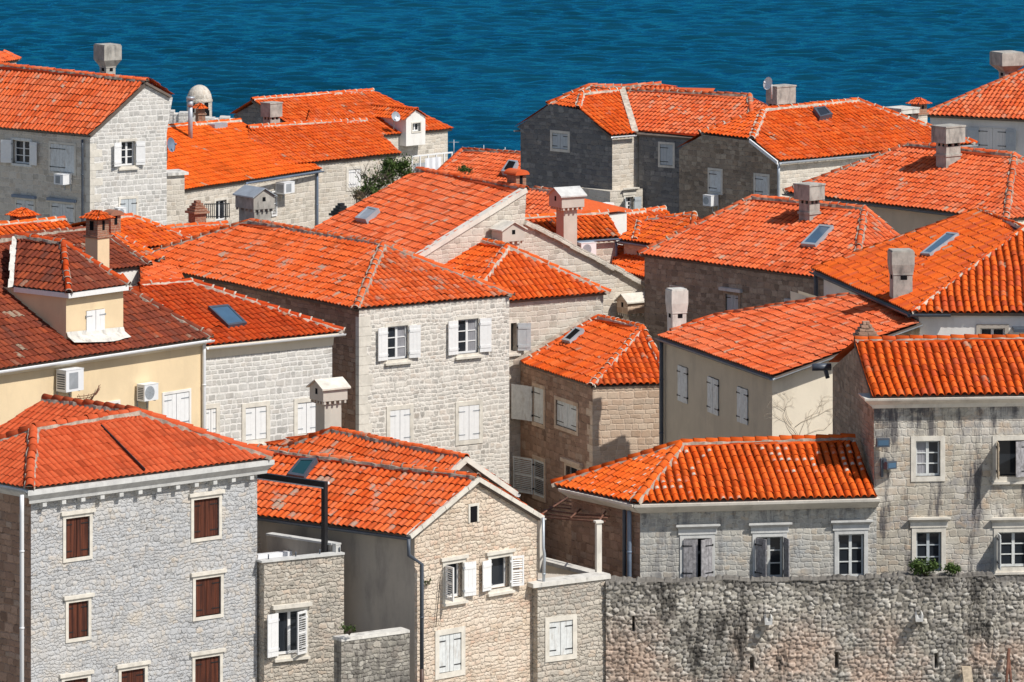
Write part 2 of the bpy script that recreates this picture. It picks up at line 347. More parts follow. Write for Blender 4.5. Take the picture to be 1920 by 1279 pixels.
M['trim_stone'] = plain("dressed limestone", (.70, .66, .58), .85, .2, var=.1, scale=4, bump=.004, dirt=(.42, .39, .34), dirt_amt=.45)
M['trim_grey'] = plain("dressed grey stone", (.60, .60, .58), .85, .2, var=.1, scale=4, bump=.004, dirt=(.36, .36, .36), dirt_amt=.5)
M['cornice_white'] = plain("lime washed cornice", (.74, .70, .62), .85, .2, var=.08, scale=2, bump=.003, dirt=(.45, .42, .38), dirt_amt=.5)
M['cream'] = plain("cream render", (.78, .62, .40), .9, .15, var=.05, scale=.8, bump=.004, dirt=(.60, .47, .31), dirt_amt=.38, dirt_scale=.6)
M['chimney_render'] = plain("chimney render", (.56, .525, .46), .9, .15, var=.05, scale=2, bump=.003, dirt=(.40, .36, .30), dirt_amt=.35)
M['pale_cream'] = plain("pale cream render", (.80, .72, .58), .9, .15, var=.03, scale=1.2, bump=.003, dirt=(.58, .51, .41), dirt_amt=.4, dirt_scale=.6)
M['beige'] = plain("beige render", (.56, .49, .38), .9, .15, var=.05, scale=1.2, bump=.003, dirt=(.40, .35, .28), dirt_amt=.5, dirt_scale=.6)
M['grey_render'] = plain("grey render", (.44, .395, .34), .9, .15, var=.06, scale=1.0, bump=.003, dirt=(.22, .205, .19), dirt_amt=.6, dirt_scale=.5)
M['white_render'] = plain("white render", (.80, .78, .74), .9, .15, var=.04, scale=1.0, bump=.003, dirt=(.52, .50, .46), dirt_amt=.45, dirt_scale=.7)
M['concrete'] = plain("stained concrete", (.42, .40, .36), .9, .15, var=.18, scale=3, bump=.004, dirt=(.15, .145, .14), dirt_amt=.8, dirt_scale=1.6)
M['white_concrete'] = plain("whitewashed concrete", (.64, .62, .57), .9, .15, var=.1, scale=3, bump=.004, dirt=(.22, .21, .2), dirt_amt=.75, dirt_scale=1.4)
M['brick'] = stone("old brick", [(.34, .12, .07), (.42, .17, .10), (.28, .10, .06)], (.36, .27, .2), .2, .075, 'coursed', .012, .01, wob=.01)
M['white_paint'] = plain("white painted wood", (.82, .82, .81), .5, .35, var=.03, scale=8)
M['old_white'] = plain("peeling white wood", (.68, .70, .69), .7, .25, var=.08, scale=8, dirt=(.42, .38, .33), dirt_amt=.6, dirt_scale=3)
M['blue_grey'] = plain("grey blue painted wood", (.50, .54, .56), .6, .3, var=.06, scale=6)
M['grey_wood'] = plain("weathered grey wood", (.34, .33, .34), .85, .2, var=.3, scale=10, dirt=(.12, .11, .11), dirt_amt=.7, dirt_scale=4)
M['tan_wood'] = plain("weathered tan wood", (.46, .38, .28), .85, .2, var=.2, scale=10)
def _red_wood():
    k = NT("red brown stained wood"); p = k.pos()
    mp = k.n("Mapping"); k.l(p, mp.inputs[0]); mp.inputs["Scale"].default_value = (9, 9, .5)
    a = k.noise(mp.outputs[0], 1.2, 5, .7).outputs[0]
    c = k.ramp(a, [(.28, (.022, .010, .008)), (.46, (.065, .022, .014)), (.62, (.14, .042, .022)), (.8, (.035, .014, .010))])
    k.bump(a, .006); return k.done(c, .75, .25)
M['red_wood'] = _red_wood()
M['rust'] = plain("rusty iron", (.16, .075, .05), .8, .3, var=.3, scale=8)
M['iron'] = plain("black iron", (.02, .02, .022), .5, .4)
M['dark_metal'] = plain("dark grey metal", (.07, .085, .11), .45, .5)
M['blue_metal'] = plain("blue grey metal", (.17, .22, .30), .45, .5)
M['zinc'] = plain("zinc sheet", (.42, .46, .50), .45, .5, metal=.3)
M['white_metal'] = plain("white metal", (.78, .79, .80), .45, .4, var=.03)
M['lead'] = plain("lead flashing", (.16, .21, .26), .5, .4, var=.15)
M['brown_pipe'] = plain("brown copper pipe", (.09, .055, .045), .5, .4)
M['grey_plastic'] = plain("grey plastic", (.32, .34, .36), .6, .3)
M['dark'] = plain("dark interior", (.012, .012, .014), .9, .05)
M['cloth'] = plain("white cloth", (.82, .83, .86), .9, .1, var=.03)
M['curtain'] = plain("curtain", (.30, .30, .32), .9, .1)
def _glass(name, col, rough):
    k = NT(name); nz = k.noise(k.pos(), 1.7, 2, .5).outputs[0]
    c = k.mix(nz, col, tuple(v * 1.6 for v in col)); return k.done(c, rough, .5)
M['glass'] = _glass("dark window glass", (.018, .022, .028), .06)
M['sky_glass'] = _glass("roof window glass", (.05, .10, .16), .05)
M['teal_glass'] = _glass("teal roof glass", (.012, .05, .06), .08)
def _leaf(name, a, b):
    k = NT(name); oi = k.n("TexWhiteNoise", noise_dimensions='2D'); k.l(k.uv(), oi.inputs["Vector"])
    c = k.mix(oi.outputs[0], a, b); k.b.inputs["Subsurface Weight"].default_value = 0.0
    return k.done(c, .6, .3)
M['leaf'] = _leaf("green leaf", (.025, .055, .010), (.085, .13, .025))
M['leaf_dry'] = _leaf("dry leaf", (.10, .075, .04), (.20, .14, .07))
M['pale_twig'] = plain("dry creeper", (.42, .36, .29), .9, .1)
M['twig'] = plain("twig", (.13, .10, .08), .9, .1)

# ------------------------------------------------------------------ roofs of real clay tiles
_ph = [0]
def tile_face(mb, e0, e1, others, w=.22, L=.34, amp=.05, mi=0, ns=8, rough=1.0, lift=.0, step=.036):
    """lay rows of curved tiles over the flat convex face e0-e1-others (e0-e1 is the eave)"""
    S = (e1 - e0).normalized(); mid = sum(others, Vector()) / len(others)
    Nn = S.cross(mid - e0).normalized()
    if Nn.z < 0: e0, e1 = e1, e0; S = -S; Nn = S.cross(mid - e0).normalized()
    T = Nn.cross(S)
    pts = [e0, e1] + list(others)
    q = [((p - e0).dot(S), (p - e0).dot(T)) for p in pts]
    cx = sum(a for a, b in q) / len(q); cy = sum(b for a, b in q) / len(q)
    q.sort(key=lambda a: math.atan2(a[1] - cy, a[0] - cx))
    t0 = min(b for a, b in q); t1 = max(b for a, b in q); s0 = min(a for a, b in q) ; s1 = max(a for a, b in q)
    def span(t):
        lo = np.full(t.shape, 1e9); hi = np.full(t.shape, -1e9)
        for i in range(len(q)):
            (a, b), (c, d) = q[i], q[(i + 1) % len(q)]
            if abs(d - b) < 1e-6:
                on = np.abs(t - b) < 1e-4
                lo = np.where(on, np.minimum(lo, min(a, c)), lo); hi = np.where(on, np.maximum(hi, max(a, c)), hi); continue
            k = (t - b) / (d - b); on = (k >= -1e-6) & (k <= 1 + 1e-6); x = a + (c - a) * k
            lo = np.where(on, np.minimum(lo, x), lo); hi = np.where(on, np.maximum(hi, x), hi)
        bad = lo > hi
        return np.where(bad, 0, lo), np.where(bad, 0, hi)
    nr = max(1, int(math.ceil((t1 - t0) / L))); nc = int(math.ceil((s1 - s0) / w)) + 2
    _ph[0] += 1; seed = _ph[0]
    rg = np.random.default_rng(seed * 13 + 5)
    off = rg.uniform(0, w)
    C, Rr = np.meshgrid(np.arange(nc), np.arange(nr))             # nr x nc tiles
    x = np.linspace(0, 1, ns + 1)
    scol = (s0 - off + C * w)[:, :, None]
    # slow wander of the columns and sag of the boards
    skew = (.028 * np.sin(Rr * .55 + seed + C * .21) * rough + rg.normal(0, .005, C.shape) * rough)[:, :, None]
    sb = scol + x[None, None, :] * w * 1.0 + skew
    st = scol + x[None, None, :] * w * 1.0 + skew * .6
    rowj = .010 * np.sin(C * .37 + seed * 1.7) + .008 * np.sin(C * .11 + Rr * .6 + seed)
    tb = (t0 + Rr * L + (rowj + rg.normal(0, .016, C.shape)) * rough * (Rr > 0))[:, :, None] + 0 * sb
    tt = np.minimum(t0 + (Rr + 1) * L + .05, t1)[:, :, None] + 0 * sb
    tb = np.minimum(np.maximum(tb, t0), t1)
    lob, hib = span(tb); lot, hit_ = span(tt)
    sb = np.clip(sb, lob, hib); st = np.clip(st, lot, hit_)
    ok = ((sb[:, :, -1] - sb[:, :, 0]) > .02) | ((st[:, :, -1] - st[:, :, 0]) > .02)
    def prof(s):
        f = np.clip((s - scol - skew) / w, 0, 1)
        up = np.sin(np.pi * np.clip(f / .74, 0, 1)) ** .62
        dn = -.30 * np.sin(np.pi * np.clip((f - .74) / .26, 0, 1))
        return amp * np.where(f < .74, up, dn)
    sag = lambda s, t: .014 * (np.sin(s * .9 + seed) * np.sin(t * .8 + seed * 2.1) + .6 * np.sin(s * 2.1 + t * 1.3 + seed)) * rough
    dh = (rg.normal(0, .005, C.shape) * rough + (rg.random(C.shape) > .985) * rg.uniform(.01, .03, C.shape) * rough)[:, :, None]
    hb = prof(sb) + step + dh + sag(sb, tb) + lift; ht = prof(st) * .92 + .002 + dh * .4 + sag(st, tt) + lift
    hs = hb - min(.020, step * .8)
    E, Sv, Tv, Nv = (np.array(v) for v in (e0, S, T, Nn))
    def pos(s, t, h): return E + s[..., None] * Sv + t[..., None] * Tv + h[..., None] * Nv
    V = np.stack([pos(sb, tb, hb), pos(st, tt, ht), pos(sb, tb, hb), pos(sb, tb + .004, hs)], axis=2)   # nr,nc,4,ns+1,3
    V = V[ok]; n = len(V)
    if n == 0: return
    fb = np.clip((sb - scol - skew) / w, .01, .99); ft = np.clip((st - scol - skew) / w, .01, .99)
    cu = (C + seed * 31)[:, :, None]; rv = (Rr + seed)[:, :, None]
    U = np.stack([cu + fb, cu + ft, cu + fb, cu + fb], axis=2); Vv = np.stack([rv + .02 + 0 * fb, rv + .98 + 0 * fb, rv + .02 + 0 * fb, rv + .01 + 0 * fb], axis=2)
    UV = np.stack([U[ok], Vv[ok]], axis=-1).reshape(-1, 2)
    k = ns + 1; i = np.arange(ns)
    top = np.stack([i, i + 1, k + i + 1, k + i], axis=-1); sk = np.stack([3 * k + i, 3 * k + i + 1, 2 * k + i + 1, 2 * k + i], axis=-1)
    qd = np.concatenate([top, sk])[None] + (np.arange(n) * 4 * k)[:, None, None]
    mb.array(V.reshape(-1, 3), qd.reshape(-1, 4), UV, mi)

def plain_face(mb, pts, mi=0):
    e0, e1 = pts[0], pts[1]; S = (e1 - e0).normalized(); Nn = S.cross(pts[2] - e0).normalized()
    if Nn.z < 0: pts = [pts[1], pts[0]] + pts[:1:-1]
    mb.add(pts, [tuple(range(len(pts)))], mi, [(7.3, 3.5)] * len(pts))

def clip2(poly, nrm, d):
    out = []
    for i in range(len(poly)):
        a, b = poly[i], poly[(i + 1) % len(poly)]; da, db = a.dot(nrm) - d, b.dot(nrm) - d
        if da >= 0: out.append(a)
        if (da >= 0) != (db >= 0): out.append(a.lerp(b, da / (da - db)))
    return out

def deck_face(mb, e0, e1, others, back=.07, th=.10, drop=.05):
    S = (e1 - e0).normalized(); mid = sum(others, Vector()) / len(others); Nn = S.cross(mid - e0).normalized()
    if Nn.z < 0: Nn = -Nn
    T = Nn.cross(S)
    if T.z < 0: T = -T
    pts = [e0, e1] + list(others); c = sum(pts, Vector()) / len(pts); A = (e1 - e0).normalized(); B = Nn.cross(A)
    pts.sort(key=lambda p: math.atan2((p - c).dot(B), (p - c).dot(A)))
    pts = clip2(pts, T, e0.dot(T) + back)
    if len(pts) < 3: return
    top = [p - Nn * drop for p in pts]
    mb.prism([p - Nn * th for p in top], Nn * th)

def caps(tb, mo, p, q, r=.105, L=.40, collars=True, rise=.02, strip=True, jit=.012, mw=.06):
    d = q - p; n = max(1, int(round(d.length / L))); ax = d.normalized()
    side = ax.cross(ZV).normalized(); up = side.cross(ax)
    if up.z < 0: up = -up
    K = 8; l = d.length / n
    for i in range(n):
        a = p + ax * (l * i) + up * (rise + rnd.uniform(-jit, jit)) + side * rnd.uniform(-jit, jit)
        b = a + ax * (l + .05)
        ra, rb = (r * 1.06, r * .9)
        V = []
        for (c, rr, o) in ((a, ra, .012), (b, rb, -.006), (a, ra - .02, .012)):
            for k in range(K + 1):
                th = math.pi * k / K; V.append(c + side * (math.cos(th) * rr) + up * (math.sin(th) * rr + o))
        fs = [(k, k + 1, K + 2 + k, K + 1 + k) for k in range(K)] + [(2 * (K + 1) + k, 2 * (K + 1) + k + 1, k + 1, k) for k in range(K)]
        uvx = int(rnd.random() * 900) + .3
        tb.add(V, fs, 0, [(uvx, 3.5)] * len(V), True)
        if mo is not None and collars and rnd.random() < .8:
            V = []; w_ = rnd.uniform(.02, .05); k0 = 0 if rnd.random() < .6 else rnd.choice((0, 3)); k2 = K if k0 == 0 and rnd.random() < .6 else k0 + 5
            ks = range(k0, min(K, k2) + 1); m_ = len(ks)
            for (dd, rr) in ((-.015, ra + .001), (0, ra + .009), (w_, ra + .006), (w_ + .02, rb)):
                for k in ks:
                    th = math.pi * k / K; e = rnd.uniform(-.006, .006)
                    V.append(a + ax * (dd + rnd.uniform(-.008, .008)) + side * (math.cos(th) * (rr + e)) + up * (math.sin(th) * (rr + e) + .012))
            fs = [(j * m_ + k, j * m_ + k + 1, (j + 1) * m_ + k + 1, (j + 1) * m_ + k) for j in range(3) for k in range(m_ - 1)]
            mo.add(V, fs, 0, None, True)
    if mo is not None and strip:
        m = max(2, int(d.length / .18))
        V = []
        for i in range(m + 1):
            c = p + d * (i / m); ww = r + mw + rnd.uniform(-.045, .035); hh = rnd.uniform(.03, .07)
            V += [c - side * ww - up * .06, c - side * (ww - .03) + up * hh, c + side * (ww - .03) + up * hh, c + side * ww - up * .06]
        fs = [(4 * i + k, 4 * i + k + 1, 4 * i + 5 + k, 4 * i + 4 + k) for i in range(m) for k in range(3)]
        mo.add(V, fs, 0)

def extrude_profile(mb, A, B, prof, mi=0, ea=0.0, eb=0.0):
    """sweep an (out, z) outline from A to B; 'out' points to the viewer's side of the wall"""
    d = (B - A); d.z = 0; d.normalize(); n = Vector((d.y, -d.x, 0)); e = rnd.uniform(-.002, .002)
    a = [A - d * (ea * o) + n * o + ZV * (z + e) for (o, z) in prof]; b = [B + d * (eb * o) + n * o + ZV * (z + e) for (o, z) in prof]
    k = len(prof); fs = [(i, (i + 1) % k, k + (i + 1) % k, k + i) for i in range(k)] + [tuple(range(k))[::-1], tuple(range(k, 2 * k))]
    mb.add(a + b, fs, mi, [(p.x + p.y, p.z) for p in a + b])

def inset_poly(pts, ins):
    n = len(pts); L = []
    for i in range(n):
        a, b = pts[i], pts[(i + 1) % n]; d = Vector((b.x - a.x, b.y - a.y, 0)).normalized(); nn = Vector((d.y, -d.x, 0))
        L.append((a - nn * ins[i], d))
    out = []
    for i in range(n):
        (p, d), (q, e) = L[i - 1], L[i]
        cr = d.x * e.y - d.y * e.x
        t = ((q.x - p.x) * e.y - (q.y - p.y) * e.x) / cr
        out.append(Vector((p.x + d.x * t, p.y + d.y * t, 0)))
    return out

# ------------------------------------------------------------------ houses
def W(u0, v0, u1, v1, **k): return dict(r=(u0, v0, u1, v1), **k)

class House:
    def __init__(s, name, label, cat, C, zb=4.0, group='stone town houses'):
        s.root = bpy.data.objects.new(name, None); SC.collection.objects.link(s.root)
        s.loc = Vector((C.x, C.y, zb)); s.root.location = s.loc; s.root.empty_display_size = 1.0
        s.zb = zb; tag(s.root, label, cat, group)
        s.roof_o = None; s.uvo = rnd.uniform(0, 90)
        s.tb = MB(); s.dk = MB(); s.cp = MB(); s.mo = MB(); s.gt = {}; s.pp = {}
        s.tmat = 'tile'; s.cmat = None; s.mmat = 'mortar_white'; s.kw = {}
    def obj(s, name, mb, mats, parent=None):
        return mb.build(name, [M[m] if isinstance(m, str) else m for m in (mats if isinstance(mats, (list, tuple)) else [mats])], parent or s.root, s.loc)
    # --- roof
    def face(s, e0, e1, *others, **kw):
        k = dict(s.kw); k.update(kw)
        tile_face(s.tb, e0, e1, list(others), **k); deck_face(s.dk, e0, e1, list(others))
    def back(s, *pts): plain_face(s.tb, list(pts))
    def cap(s, p, q, **k): caps(s.cp, s.mo, p, q, **k)
    def gutter(s, A, B, mat='dark_metal', r=.075, out=.05, dz=-.05):
        mb = s.gt.setdefault(mat, MB()); d = (B - A).normalized(); n = Vector((d.y, -d.x, 0)).normalized(); K = 6
        V = []
        for c in (A, B):
            for rr in (r, r - .012):
                for k in range(K + 1):
                    th = math.pi + math.pi * k / K; V.append(c + n * (out + rr * math.cos(th)) + ZV * (dz + rr * math.sin(th)))
        k1 = K + 1; fs = [(k, k + 1, 2 * k1 + k + 1, 2 * k1 + k) for k in range(K)] + [(k1 + k + 1, k1 + k, 3 * k1 + k, 3 * k1 + k + 1) for k in range(K)]
        fs += [(0, k1, 3 * k1, 2 * k1), (k1 - 1, 3 * k1 - 1, 4 * k1 - 1, 2 * k1 - 1)]
        fs += [(k, k + 1, k1 + k + 1, k1 + k) for k in range(K)] + [(2 * k1 + k + 1, 2 * k1 + k, 3 * k1 + k, 3 * k1 + k + 1) for k in range(K)]
        mb.add(V, fs, 0, None, False)
    def pipe(s, pts, mat='dark_metal', r=.055):
        mb = s.pp.setdefault(mat, MB()); mb.tube(pts, r, 8)
        a, b = Vector(pts[-2]), Vector(pts[-1]); n = max(1, int((b - a).length / 1.8))
        for i in range(n): mb.tube([a.lerp(b, (i + .5) / n), a.lerp(b, (i + .5) / n) - ZV * .05], r + .012, 8)
    def hip(s, C1, C0, C2, r0, r1, main='L', pitch=24, edges=('00', 'a', 'b', 'r'), cap_kw={}, backs=True):
        s.C1, s.C0, s.C2 = C1, C0, C2; s.C3 = C1 + C2 - C0
        if main == 'L':
            pl = roofplane(C1, C0, pitch); R0, R1 = hit(*r0, pl), hit(*r1, pl)
            s.face(C1, C0, R0, R1); s.face(C0, C2, R0)
            if backs: s.back(C2, s.C3, R1, R0); s.back(s.C3, C1, R1)
            E = {'00': (C0, R0), 'a': (C2, R0), 'r': (R0, R1), 'b': (C1, R1)}
        else:
            pl = roofplane(C0, C2, pitch); R0, R1 = hit(*r0, pl), hit(*r1, pl)
            s.face(C0, C2, R1, R0); s.face(C1, C0, R0)
            if backs: s.back(s.C3, C1, R0, R1); s.back(C2, s.C3, R1)
            E = {'00': (C0, R0), 'a': (C1, R0), 'r': (R0, R1), 'b': (C2, R1)}
        for e in edges: s.cap(*E[e], **cap_kw)
        s.R0, s.R1, s.pl = R0, R1, pl
        return pl
    # --- walls; foot runs left, near corner, right, back as seen from above
    def walls(s, foot, zt, inset, mat, wins={}, gables={}, mats={}, zb=None, top=True):
        zb = s.zb if zb is None else zb
        n = len(foot); ins = inset if isinstance(inset, (list, tuple)) else [inset] * n
        c = inset_poly(foot, ins); s.foot = c
        mlist = [mat] + [m for m in dict.fromkeys(mats.values()) if m != mat]
        mb = MB(); uo = s.uvo
        for i in range(n):
            A, B = c[i], c[(i + 1) % n]; mi = mlist.index(mats.get(i, mat))
            s._wall(mb, A, B, zt, zb, uo, wins.get(i, []), gables.get(i), mi); uo += (B - A).length
        if top: mb.add([Vector((p.x, p.y, zt - .02)) for p in c], [tuple(range(n))], 0)
        s.wall_o = s.obj('wall', mb, mlist); return c
    def single_wall(s, A, B, zt, zb, mat, wins=[], gable=None, name='wall'):
        mb = MB(); s._wall(mb, A, B, zt, zb, s.uvo, wins, gable, 0); return s.obj(name, mb, mat)
    def _wall(s, mb, A, B, zt, zb, uo, wins, gable, mi):
        A = Vector((A.x, A.y, 0)); B = Vector((B.x, B.y, 0)); d = (B - A).normalized(); n = Vector((d.y, -d.x, 0)); Ln = (B - A).length
        S = {0.0, Ln}; Z = {zb, zt}; holes = []
        for w in wins:
            u0, v0, u1, v1 = w['r']; a = vhit(u0, v0, A, B); b = vhit(u1, v1, A, B)
            s0, s1, z1, z0 = (a - A).dot(d), (b - A).dot(d), a.z, b.z
            if w.get('size'): s1 = s0 + w['size'][0]; z0 = z1 - w['size'][1]
            s0, s1 = max(.02, s0), min(Ln - .02, s1); z1 = min(z1, zt - .03); z0 = max(z0, zb + .02)
            if s1 - s0 < .05 or z1 - z0 < .05: continue
            holes.append((s0, s1, z0, z1)); S |= {s0, s1}; Z |= {z0, z1}
            s.window(A + d * s0 + ZV * z0, d, n, s1 - s0, z1 - z0, w)
        S, Z = sorted(S), sorted(Z); p = lambda x, z, dd=0: A + d * x + ZV * z + n * dd
        for i in range(len(S) - 1):
            for j in range(len(Z) - 1):
                a, b, e, f = S[i], S[i + 1], Z[j], Z[j + 1]; mx, mz = (a + b) / 2, (e + f) / 2
                if any(h[0] < mx < h[1] and h[2] < mz < h[3] for h in holes): continue
                mb.add([p(a, e), p(b, e), p(b, f), p(a, f)], [(0, 1, 2, 3)], mi, [(uo + a, e), (uo + b, e), (uo + b, f), (uo + a, f)])
        for (a, b, e, f) in holes:
            D = -.24
            for (x0, z0, x1, z1) in ((a, e, a, f), (a, f, b, f), (b, f, b, e), (b, e, a, e)):
                mb.add([p(x0, z0), p(x1, z1), p(x1, z1, D), p(x0, z0, D)], [(0, 1, 2, 3)], mi, [(uo + x0, z0), (uo + x1, z1), (uo + x1 + .2, z1 + .2), (uo + x0 + .2, z0 + .2)])
        if gable:
            g = [((q - A).dot(d), q.z) for q in gable]
            pts = [(0.0, zt)] + g + [(Ln, zt)]
            for (th, rev) in ((0, True), (-.3, False)):
                V = [p(x, z, th) for (x, z) in pts]; ids = tuple(range(len(V)))
                mb.add(V, [ids[::-1] if rev else ids], mi, [(uo + x, z) for (x, z) in pts])
    # --- windows, set into their openings
    def window(s, o, d, n, w, h, k):
        ax = (d, n, ZV); sur = k.get('sur', .11); smat = k.get('smat', 'trim_stone'); mb = MB(); pr = k.get('proud', .03)
        if sur:
            mb.box(o, ax, -sur, 0, -.1, pr, -sur, h + sur); mb.box(o, ax, w, w + sur, -.1, pr, -sur, h + sur)
            mb.box(o, ax, 0, w, -.1, pr - .002, h, h + sur)
            mb.box(o, ax, 0, w, -.1, pr + .002, -sur, 0)
        else:
            mb.box(o, ax, 0, w, -.22, -.03, -.02, .015)
        win = s.obj('window', mb, smat)
        if k.get('label'): win['label'] = k['label']
        if k.get('sill'):
            q = MB(); q.box(o, ax, -sur - .04, w + sur + .04, -.08, pr + k.get('sillp', .07), -sur - .07, -sur + .0 if not sur else -sur + .004)
            s.obj('sill', q, k.get('sillmat', smat), win)
        lt = k.get('lintel')
        if lt:
            q = MB(); z0 = h + sur
            if lt == 'cornice':
                a, b = o - d * (sur + .02), o + d * (w + sur + .02); z = z0 + .002
                extrude_profile(q, a, b, [(.004, z), (.05, z), (.05, z + .16), (.11, z + .22), (.17, z + .26), (.17, z + .32), (.004, z + .32)], 0, .7, .7)
            elif lt == 'slab':
                q.box(o, ax, -sur - .12, w + sur + .08, -.02, .14, z0 + .002, z0 + .12)
            else:
                q.box(o, ax, -sur - .08, w + sur + .08, -.02, pr + .05, z0 + .002, z0 + .1)
            s.obj('lintel', q, k.get('lmat', smat), win)
        fr = k.get('frame')
        fm = k.get('fmat', 'white_paint'); dep = k.get('dep', -.17)
        if fr:
            nx, nz = fr; q = MB(); t = .055; g = MB()
            q.box(o, ax, 0.004, t, dep - .03, dep + .03, .004, h - .004); q.box(o, ax, w - t, w - .004, dep - .03, dep + .03, .004, h - .004)
            q.box(o, ax, t, w - t, dep - .03, dep + .03, .004, t + .02); q.box(o, ax, t, w - t, dep - .03, dep + .03, h - t, h - .004)
            mx = nx
            for i in range(1, mx):
                x = t + (w - 2 * t) * i / mx; tt = .045 if (nx == 2 or i == nx // 2) else .018
                q.box(o, ax, x - tt, x + tt, dep - .028, dep + .028, t + .02, h - t)
            for j in range(1, nz):
                z = t + (h - 2 * t) * j / nz; q.box(o, ax, t, w - t, dep - .02, dep + .022, z - .016, z + .016)
            g.box(o, ax, t * .5, w - t * .5, dep - .014, dep - .008, t, h - t * .5)
            f = s.obj('frame', q, fm, win); s.obj('pane', g, k.get('glass', 'glass'), f)
            if k.get('curtain'):
                cmb = MB(); nn = 14
                x0, x1 = (w * .5, w * .95) if k['curtain'] == 'r' else (w * .05, w * .5)
                V = []; 
                for i in range(nn + 1):
                    x = x0 + (x1 - x0) * i / nn; y = dep - .002 + .004 * math.sin(i * 1.9)
                    V += [o + d * x + n * y + ZV * (t + .03), o + d * x + n * y + ZV * (h - t - .01)]
                cmb.add(V, [(2 * i, 2 * i + 2, 2 * i + 3, 2 * i + 1) for i in range(nn)]); s.obj('curtain', cmb, 'curtain', win)
        elif k.get('dark', True) and not k.get('closed'):
            g = MB(); g.box(o, ax, .0, w, -.23, -.225, 0, h); s.obj('pane', g, k.get('glass', 'glass'), win)
        sm = k.get('shmat', 'white_paint'); st = k.get('shst', 'plank')
        if k.get('closed'):
            dd = k.get('cdep', .0); 
            if k['closed'] == 1: s.leaf(win, o + n * dd, d, n, w, h, k.get('clmat', sm), st, 0)
            else:
                s.leaf(win, o + n * dd, d, n, w * .5 - .006, h, k.get('clmat', sm), st, 0); s.leaf(win, o + d * w + n * dd, -d, n, w * .5 - .006, h, k.get('clmat', sm), st, 0)
        if k.get('shl') is not None: s.leaf(win, o - d * k.get('sho', .02) + n * (pr + .03), d, n, w * k.get('shw', .52), h, sm, k.get('shlst', st), k['shl'])
        if k.get('shr') is not None: s.leaf(win, o + d * (w + k.get('sho', .02)) + n * (pr + .03), -d, n, w * k.get('shw', .52), h, k.get('shrmat', sm), k.get('shrst', st), k['shr'])
    def leaf(s, win, hinge, d, n, w, h, mat, st, ang):
        a = R_(ang); X = d * math.cos(a) + n * math.sin(a); Y = -d * math.sin(a) + n * math.cos(a)
        ax = (X, Y, ZV); mb = MB(); z0, z1 = .012, h - .012
        if st == 'louvre':
            mb.box(hinge, ax, 0, .05, -.02, .02, z0, z1); mb.box(hinge, ax, w - .05, w, -.02, .02, z0, z1)
            for (a0, a1) in ((z0, z0 + .07), (z1 - .07, z1), ((z0 + z1) / 2 - .03, (z0 + z1) / 2 + .03)): mb.box(hinge, ax, .05, w - .05, -.018, .018, a0, a1)
            m = int((z1 - z0 - .14) / .065); T = (Y * math.cos(R_(35)) + ZV * math.sin(R_(35))); U = -Y * math.sin(R_(35)) + ZV * math.cos(R_(35))
            for i in range(m):
                z = z0 + .1 + i * .065
                if abs(z - (z0 + z1) / 2) < .05: continue
                mb.box(hinge + ZV * z, (X, T, U), .05, w - .05, -.02, .02, -.006, .006)
        else:
            m = max(2, int(round(w / .17))); pw = w / m
            for i in range(m):
                e = rnd.uniform(-.003, .003); zz = rnd.uniform(-.008, .008) if mat in ('grey_wood', 'red_wood', 'old_white') else 0
                mb.box(hinge, ax, i * pw + .003, (i + 1) * pw - .003, -.015 + e, .015 + e, z0 + zz, z1 + zz)
            mb.box(hinge, ax, .012, w - .012, -.012, -.003, z0 + .01, z1 - .01)
            for f in (.16, .84): mb.box(hinge, ax, .02, w - .03, -.028, -.016, z0 + (z1 - z0) * f - .05, z0 + (z1 - z0) * f + .05)
            sgn = -1 if (ang > 90) else 1
        hb = MB()
        for f in (.16, .84): hb.box(hinge, ax, -.02, w * .62, .0175 if st != 'louvre' else .0205, .026, z0 + (z1 - z0) * f - .014, z0 + (z1 - z0) * f + .014)
        for f in (.16, .84): hb.box(hinge, ax, -.035, .012, -.02, .03, z0 + (z1 - z0) * f - .03, z0 + (z1 - z0) * f + .03, 0)
        sh = s.obj('shutter', mb, mat, win)
        b = len(sh.data.vertices)
        # iron strap hinges belong to the same leaf: joined as a second material
        mb2 = MB(); mb2.v, mb2.f, mb2.m, mb2.uv, mb2.sm = list(mb.v), list(mb.f), list(mb.m), list(mb.uv), list(mb.sm)
        k0 = len(mb2.v)
        for f, uvs in zip(hb.f, hb.uv): mb2.f.append([i + k0 for i in f]); mb2.m.append(1); mb2.uv.append(uvs); mb2.sm.append(False)
        mb2.v.extend(hb.v)
        old = sh.data; strap = 'iron' if mat != 'white_paint' else ('white_paint' if st == 'louvre' else 'grey_plastic')
        nw = mb2.build('tmp_shutter', [M[mat], M[strap]], win, s.loc); sh.data = nw.data; bpy.data.objects.remove(nw); bpy.data.meshes.remove(old); sh.data.name = 'shutter'
